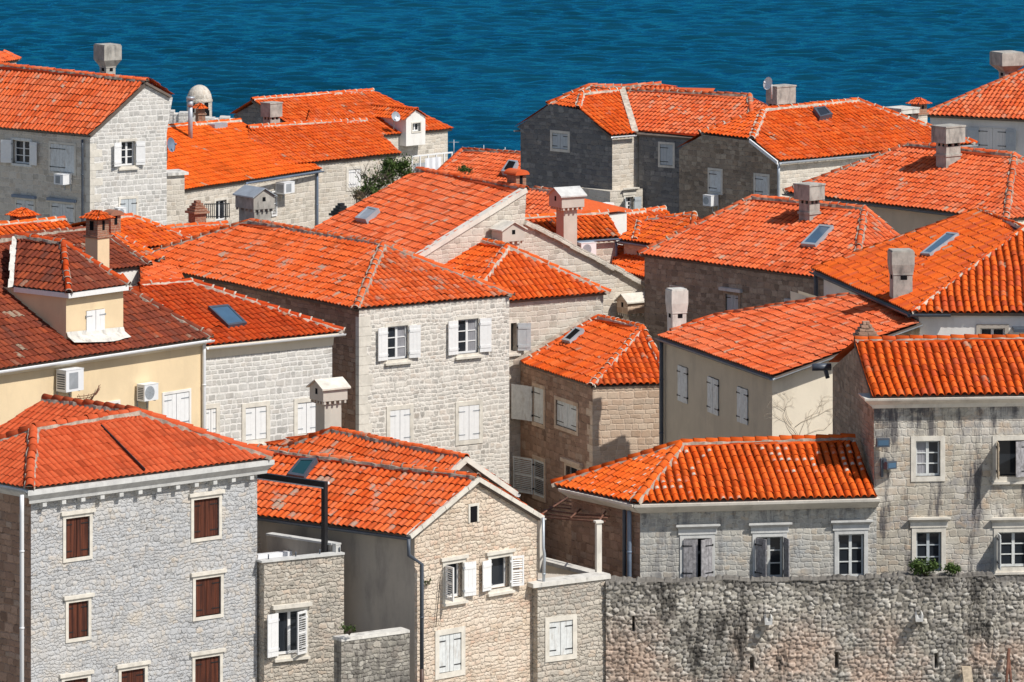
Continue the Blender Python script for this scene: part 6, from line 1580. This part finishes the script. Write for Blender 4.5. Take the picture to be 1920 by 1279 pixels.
h.finish_roof(); H['ur'] = h

# ================================================================= SMALL ROOFS IN THE GAPS
def small_roof(name, label, E0, E1, tops, pitch=22, tmat='tile', mm='mortar_white', wall='cream_stone', depth=5, capsl=(), walls=True, zb=5.0, gut=None, **kw):
    h = house(name, label, E0, zb, tmat, mm, **kw); pl = roofplane(E0, E1, pitch); T_ = [hit(u, v, pl) for (u, v) in tops]
    h.face(E0, E1, *T_)
    pts = [E0, E1] + T_
    for (i, j) in capsl: h.cap(pts[i], pts[j], r=.1)
    q = dirv(plan_ang(E0, E1) + 90) * depth
    if walls: h.f = h.walls([E0 + q, E0, E1, E1 + q], E0.z - .1, [.2, .15, .12, .2], wall)
    h.back(E1, E1 + q, T_[0]); h.back(E1 + q, E0 + q, T_[-1], T_[0])
    if gut: h.gutter(E0, E1, gut)
    h.pl = pl; h.pts = pts
    return h
# low roofs behind the cream house
E0 = P(60, 528, 199); E1 = PZ(281, 497, E0.z)
h = small_roof('stone_house', 'sooty hipped roof end behind the cream house dormer, over a plain white wall', E0, E1, [(182, 428), (38, 442)], 22, 'tile_dark', 'mortar_grey', 'white_render', 6, [(1, 2), (2, 3)], w=.22, L=.34, amp=.045, zb=4); h.finish_roof()
E0 = P(170, 508, 203.5); E1 = PZ(305, 487, E0.z)
h = small_roof('stone_house', 'narrow strip of orange roof squeezed between the sooty hip and the wide orange barrel roof', E0, E1, [(219, 440), (150, 440)], 22, 'tile_barrel', 'mortar_white', 'cream_stone', 6, [(1, 2)], w=.23, L=.34, amp=.06, zb=4); h.finish_roof()
E0 = P(170, 480, 208.5); E1 = PZ(372, 453, E0.z)
h = small_roof('stone_house', 'orange barrel tile hip below the upper left gable wall', E0, E1, [(248, 406), (190, 408)], 22, 'tile_barrel', 'mortar_white', 'cream_stone', 6, [(1, 2), (2, 3)], w=.24, L=.35, amp=.062, zb=4)
c = P(208, 420, 211); h.chimney(c, 40, .35, .45, c.z - 1, P(208, 391, 211).z, 'barrel', 'brick', 'brick', roofmat='brick', label='brick chimney under a bent tile'); h.finish_roof()
E0 = P(-60, 459, 208); E1 = PZ(150, 441, E0.z)
h = small_roof('stone_house', 'low orange roof with a pale ridge at the left edge below the shaded wall', E0, E1, [(121, 411), (-20, 424)], 22, 'tile_barrel', 'mortar_white', 'cream_stone', 6, [(2, 3)], w=.23, L=.34, amp=.06, zb=4)
c = P(38, 420, 213); h.chimney(c, 40, .7, .75, c.z - 1, P(38, 392, 213).z, 'tiled', 'brick', 'brick', ch=.55, roofmat='tile', label='squat brick chimney with a tiled hood'); h.finish_roof()
E0 = P(300, 462, 213); E1 = PZ(470, 440, E0.z)
h = small_roof('stone_house', 'low orange roof in front of the stone wall with the iron balcony rail', E0, E1, [(425, 420), (312, 427.5)], 20, 'tile', 'mortar_grey', 'cream_stone', 4, [(2, 3)], w=.22, L=.34, amp=.055, zb=4)
c = P(366, 425, 218); h.chimney(c, 35, .5, .5, c.z - 1.2, P(366, 377, 218).z, 'stepped', 'brick', 'brick', label='brick chimney with a stepped brick head')
c = P(477, 425, 219); th = 35; wl = (along(c, th + 90, 448) - c).length; wr = (along(c, th, 508) - c).length; zz = lambda v: P(477, v, 219).z
h.chimney(c, th, wl, wr, zz(470), zz(353), 'bird', 'concrete', 'concrete', ch=zz(353) - zz(393), ov=.1, ridge='L', roofmat='zinc', label='wide concrete chimney with a gabled slab roof')
c = P(636, 420, 222); h.chimney(c, 35, .5, .5, 12, P(636, 382, 222).z, 'stepped', 'brick', 'iron', label='dark little chimney')
h.finish_roof()
# balcony rail
mb = MB(); a, b = P(384, 409, 224), P(430, 408, 226); 
for t in np.linspace(0, 1, 14): p = a.lerp(b, t); mb.tube([p, p + ZV * .55], .016, 5)
mb.tube([a + ZV * .55, b + ZV * .55], .025, 6); mb.tube([a + ZV * .05, b + ZV * .05], .02, 6)
solo('balcony_rail', mb, M['iron'], a, 'black iron balcony rail under the white window of the bright orange roofed house', 'railing')
# wide roof left part joined to the big white house
E0 = P(262, 545, 200.5); E1 = PZ(345, 523, E0.z)
h = small_roof('lean_to', 'strip of pale orange lean-to roof under the left eave of the big white house', E0, E1, [(332, 500), (262, 488)], 20, 'tile_lichen', 'mortar_grey', 'cream_stone', 1.5, [], w=.225, L=.35, amp=.05, zb=4); h.finish_roof()

# behind the long gable wall
E0 = P(960, 458, 213.5); E1 = PZ(1164, 444, E0.z)
h = small_roof('stone_house', 'small orange barrel roof carrying a tall cream chimney, behind the long sloping gable wall', E0, E1, [(1139, 399), (975, 410)], 22, 'tile_barrel', 'mortar_white', 'cream_stone', 5, [(2, 3)], gut='blue_metal', w=.23, L=.33, amp=.062, zb=4)
c = hit(1057, 462, h.pl); c.z = 0; th = plan_ang(E0, E1); wl = (along(c, th + 90, 1043) - c).length; wr = (along(c, th, 1082) - c).length; zz = lambda v: P(1057, v, c.y).z
h.chimney(c, th, wl, wr, zz(475), zz(352), 'bird', 'chimney_render', 'chimney_render', ch=zz(352) - zz(389), ov=.2, ridge='R', roofmat='trim_grey', label='tall cream chimney like a house on a post')
q = h.f[2]; h.pipe([Vector((q.x, q.y - .1, E0.z - .2)), Vector((q.x, q.y - .1, E0.z - .6)), Vector((q.x, q.y - .1, 6))], 'blue_metal', .05)
h.finish_roof()
ac_unit(h.f[1], h.f[2], (1090, 457, 1118, 478), 'air conditioner half hidden behind the sloping gable wall under a blue gutter', .4, True)
E0 = P(1120, 441, 222); E1 = PZ(1275, 424, E0.z)
h = small_roof('stone_house', 'orange roof with a pale ridge just below the shaded open shuttered window', E0, E1, [(1246, 391), (1120, 408)], 22, 'tile_barrel', 'mortar_white', 'cream_stone', 4, [(2, 3)], w=.225, L=.33, amp=.055, zb=4); h.finish_roof()
E0 = P(1158, 449, 216); E1 = PZ(1275, 468, E0.z)
h = small_roof('stone_house', 'orange hip with a mortared edge and dark blue gutter, left of the dun stone house', E0, E1, [(1330, 425), (1302, 402), (1200, 414)], 20, 'tile_barrel', 'mortar_white', 'cream_stone', 4, [(3, 4)], gut='blue_metal', w=.22, L=.33, amp=.055, zb=4)
h.cap(hit(1191, 451, h.pl), hit(1200, 414, h.pl), r=.1); h.cap(h.pts[3], hit(1299, 424, h.pl), r=.1); h.finish_roof()
E0 = P(1148, 505, 214.6); E1 = PZ(1240, 529, E0.z)
h = small_roof('stone_house', 'lowest small orange roof seen between the long gable wall and the dun stone house', E0, E1, [(1228, 470), (1152, 457)], 20, 'tile', 'mortar_grey', 'cream_stone', 2, [], w=.22, L=.33, amp=.055, zb=4); h.finish_roof()
E0 = P(975, 408, 219); E1 = PZ(1022, 413, E0.z)
h = small_roof('stone_house', 'dull orange roof between the bent tile chimney and the tall cream chimney', E0, E1, [(1044, 360), (1003, 354), (978, 362)], 24, 'tile_pale', 'mortar_grey', 'white_render', 5, [(3, 2)], w=.22, L=.33, amp=.05, zb=4); h.finish_roof()
mb = MB(); a, b = P(1085, 395, 226), P(1150, 390, 228); d = (b - a); d.z = 0; Ln = d.length; d.normalize()
mb.box(Vector((a.x, a.y, 0)), (d, Vector((-d.y, d.x, 0)), ZV), 0, Ln, 0, .3, 5, a.z); mb.box(Vector((a.x, a.y, 0)), (d, Vector((-d.y, d.x, 0)), ZV), -.05, Ln, -.05, .35, a.z + .002, a.z + .1)
solo('parapet_wall', mb, M['white_render'], Vector((a.x, a.y, 5)), 'white parapet wall in front of the dark clipped gable house', 'wall')
# open shuttered window at the foot of the dark house: a low bay of its own
A = P(1144, 380, 247.5); B = along(A, 38, 1205); zt = P(1178, 352, 249).z
h = house('stone_bay', 'stone bay with open blue grey shutters at the foot of the dark grey house', A, 5.0, cat='bay', group=None)
h.walls([A + dirv(130) * 2, A, B, B + dirv(130) * 2], zt, 0, 'cream_stone', {1: [W(1172, 370, 1187, 402, sur=.09, frame=(2, 4), shl=130, shr=165, shmat='blue_grey', shw=.75, lintel='cornice')]})

E0 = P(1085, 182, 262); E1 = PZ(1330, 184, E0.z)
h = small_roof('stone_house', 'low strip of orange roof peeping over the dark clipped gable house against the sea', E0, E1, [(1300, 171), (1240, 157.5), (1166, 163), (1105, 160.5)], 22, 'tile_pale', 'mortar_grey', 'cream_stone', 5, [(3, 4), (4, 5)], w=.23, L=.35, amp=.05); h.finish_roof()
for u, v0, v1, lb in ((851, 262, 300, 'thin aerial mast left of the small orange roof with the skylight'), (907, 272, 287, 'short aerial rod on the ridge of the small orange roof'), (947, 276, 290, 'shortest aerial rod near the dark grey stone wall')):
    a, b = P(u, v1, 268), P(u, v0, 268); mb = MB(); mb.tube([a - ZV * .3, b], .02, 5)
    if v1 - v0 > 20: mb.tube([b - ZV * .12 - Vector((.25, 0, 0)), b - ZV * .12 + Vector((.25, 0, 0))], .012, 4)
    solo('aerial', mb, M['zinc'], a, lb, 'aerial', 'aerials by the small orange roof')
# --- sentry turret on the sea wall
c = P(374, 235, 300); s = 300 / F
root = bpy.data.objects.new('sentry_turret', None); SC.collection.objects.link(root); root.location = (c.x, c.y, 5); tag(root, 'round white domed sentry turret against the sea beside a metal flue', 'turret')
zz = lambda v: P(374, v, 300).z; r0 = 23.5 * s
mb = MB(); mb.lathe(Vector((c.x, c.y, 0)), [(r0, 5), (r0, zz(190)), (r0 * 1.05, zz(190)), (r0 * 1.05, zz(187)), (r0, zz(186.8))], 28); mb.build('wall', M['cream_stone'], root, root.location)
mb = MB(); zd = zz(187); hd = zz(159) - zd; mb.lathe(Vector((c.x, c.y, 0)), [(r0 * 1.0 * math.cos(a), zd + hd * math.sin(a)) for a in np.linspace(0, math.pi / 2 - .02, 9)], 28); mb.build('dome', M['cream_stone'], root, root.location)
mb = MB()
for (u, v) in ((388, 199), (390, 214), (362, 200)):
    p = P(u, v, 300); q = Vector((p.x - c.x, 0, 0)); y = c.y - math.sqrt(max(.01, r0 * r0 - q.x * q.x)); o = Vector((p.x, y, p.z)); n = Vector((p.x - c.x, y - c.y, 0)).normalized()
    mb.box(o, (Vector((-n.y, n.x, 0)), n, ZV), -.12, .12, -.05, .01, -.25, .25)
mb.build('loophole', M['dark'], root, root.location)
h = house('sea_wall', 'pale broken stone wall on the shore by the domed turret', P(335, 215, 296), 3.0, cat='wall', group=None)
mb = MB(); prev = None
for i in range(16):
    x = P(316 + i * 9.5, 0, 296).x; z = P(0, 212 + (9 if i > 3 else 0) + rnd.uniform(-3, 4), 296).z; w_ = 9.6 * 296 / F
    mb.box(Vector((x, 296 + rnd.uniform(-.2, .2), 0)), (Vector((1, 0, 0)), Vector((0, 1, 0)), ZV), 0, w_, 0, .9 + rnd.uniform(0, .2), 3, z)
h.obj('wall', mb, 'pale_stone')
c = P(372, 232, 292); h.chimney(Vector((c.x, c.y, 0)), 30, .35, .4, 8, P(372, 194, 292).z, 'tiled', 'brick', 'brick', ch=.6, roofmat='tile')
dish(P(318, 272, 248.5), Vector((.9, -.5, .2)), .32, 'blue grey satellite dish at the right edge of the upper left gable', 'blue_metal')

# ================================================================= PLANTS
def bush(name, c, size, n, label, leaf='leaf', ls=.07, stems=6, group=None, twigs=0, cat='bush'):
    root = bpy.data.objects.new(name, None); SC.collection.objects.link(root); root.location = c; tag(root, label, cat, group)
    lf = MB(); st = MB(); cl = []
    for i in range(stems):
        a = rnd.uniform(0, 6.28); t = Vector((math.cos(a) * size.x * rnd.uniform(.3, .95), math.sin(a) * size.y * rnd.uniform(.3, .9), size.z * rnd.uniform(.45, 1.0)))
        m = c + t * .5 + Vector((rnd.uniform(-.1, .1), rnd.uniform(-.1, .1), .1)); st.tube([c, m, c + t], .03 * max(.4, size.z * .5), 5, 0, .008); cl += [c + t, m + (t * .25)]
    for i in range(twigs):
        a = rnd.uniform(0, 6.28); p = rnd.choice(cl); q = p + Vector((math.cos(a) * .5, math.sin(a) * .4, rnd.uniform(0, .7))); st.tube([p, (p + q) / 2 + Vector((rnd.uniform(-.1, .1), 0, 0)), q], .012, 4, 0, .004)
    for i in range(n):
        k = rnd.choice(cl); r = abs(rnd.gauss(0, .2)) * max(size.x, size.z); d = Vector((rnd.gauss(0, 1), rnd.gauss(0, 1), rnd.gauss(0, .8))).normalized(); p = k + d * r
        if p.z < c.z - .05: p.z = c.z + rnd.uniform(0, .1)
        u = Vector((rnd.gauss(0, 1), rnd.gauss(0, 1), rnd.gauss(0, 1))).normalized(); v = u.cross(d if abs(u.dot(d)) < .95 else ZV).normalized(); l = ls * rnd.uniform(.6, 1.4)
        idn = (rnd.random() * 99, .5); lf.add([p - u * l, p + v * l * .45, p + u * l, p - v * l * .45], [(0, 1, 2, 3)], 0, [idn] * 4)
    if n: lf.build('foliage', M[leaf], root, c)
    st.build('stem', M['twig'], root, c); return root
bush('bush', P(741, 352, 236), Vector((.72, .5, 1.1)), 5200, 'green leafy shrub against the stone wall with one closed white shutter', ls=.055, stems=12, twigs=10)
bush('bush', P(694, 374, 234), Vector((.6, .4, .5)), 2200, 'low green shrub at the upper edge of the wide tilted roof', ls=.05, stems=8)
bush('bush', P(705, 372, 234.6), Vector((.9, .4, 1.1)), 420, 'bare twiggy shrub between two green ones behind the tilted roof', stems=22, twigs=60)
bush('bush', P(668, 384, 233.5), Vector((.5, .3, .5)), 500, 'brown dry shrub beside the little dark chimney', 'leaf_dry', .045, 10, None, 20)
bush('weed', P(873, 331, 234), Vector((.32, .25, .42)), 420, 'dry green weed sprouting from the small orange roof', 'leaf', .045, 8, cat='weed')
wz = 170.6
bush('bush', P(1736, 1082, wz), Vector((.52, .3, .42)), 2200, 'larger round green bush on top of the town wall below a window', ls=.045, stems=14, group='bushes on the town wall')
bush('bush', P(1791, 1078, wz), Vector((.34, .25, .26)), 1100, 'smaller green bush on top of the town wall', ls=.04, stems=10, group='bushes on the town wall')
mb = MB(); f_ = gab.foot; pts = [vhit(u, v, f_[1], f_[2]) + Vector((.05, -.06, 0)) for (u, v) in ((830, 1062), (822, 1085), (819, 1120), (816, 1150), (814, 1176))]; mb.tube(pts, .012, 5)
solo('cable', mb, M['iron'], pts[0], 'loose black cable dangling beside the left open window of the tan gable', 'cable')
bush('weed', P(655, 1191, 163.6), Vector((.2, .2, .3)), 160, 'straggly weed in the corner of the low dark court wall', ls=.04, stems=7, cat='weed')
bush('weed', P(799, 1098, 166.3), Vector((.1, .1, .12)), 120, 'small green weed growing out of the tan gable wall', ls=.03, stems=4, cat='weed')
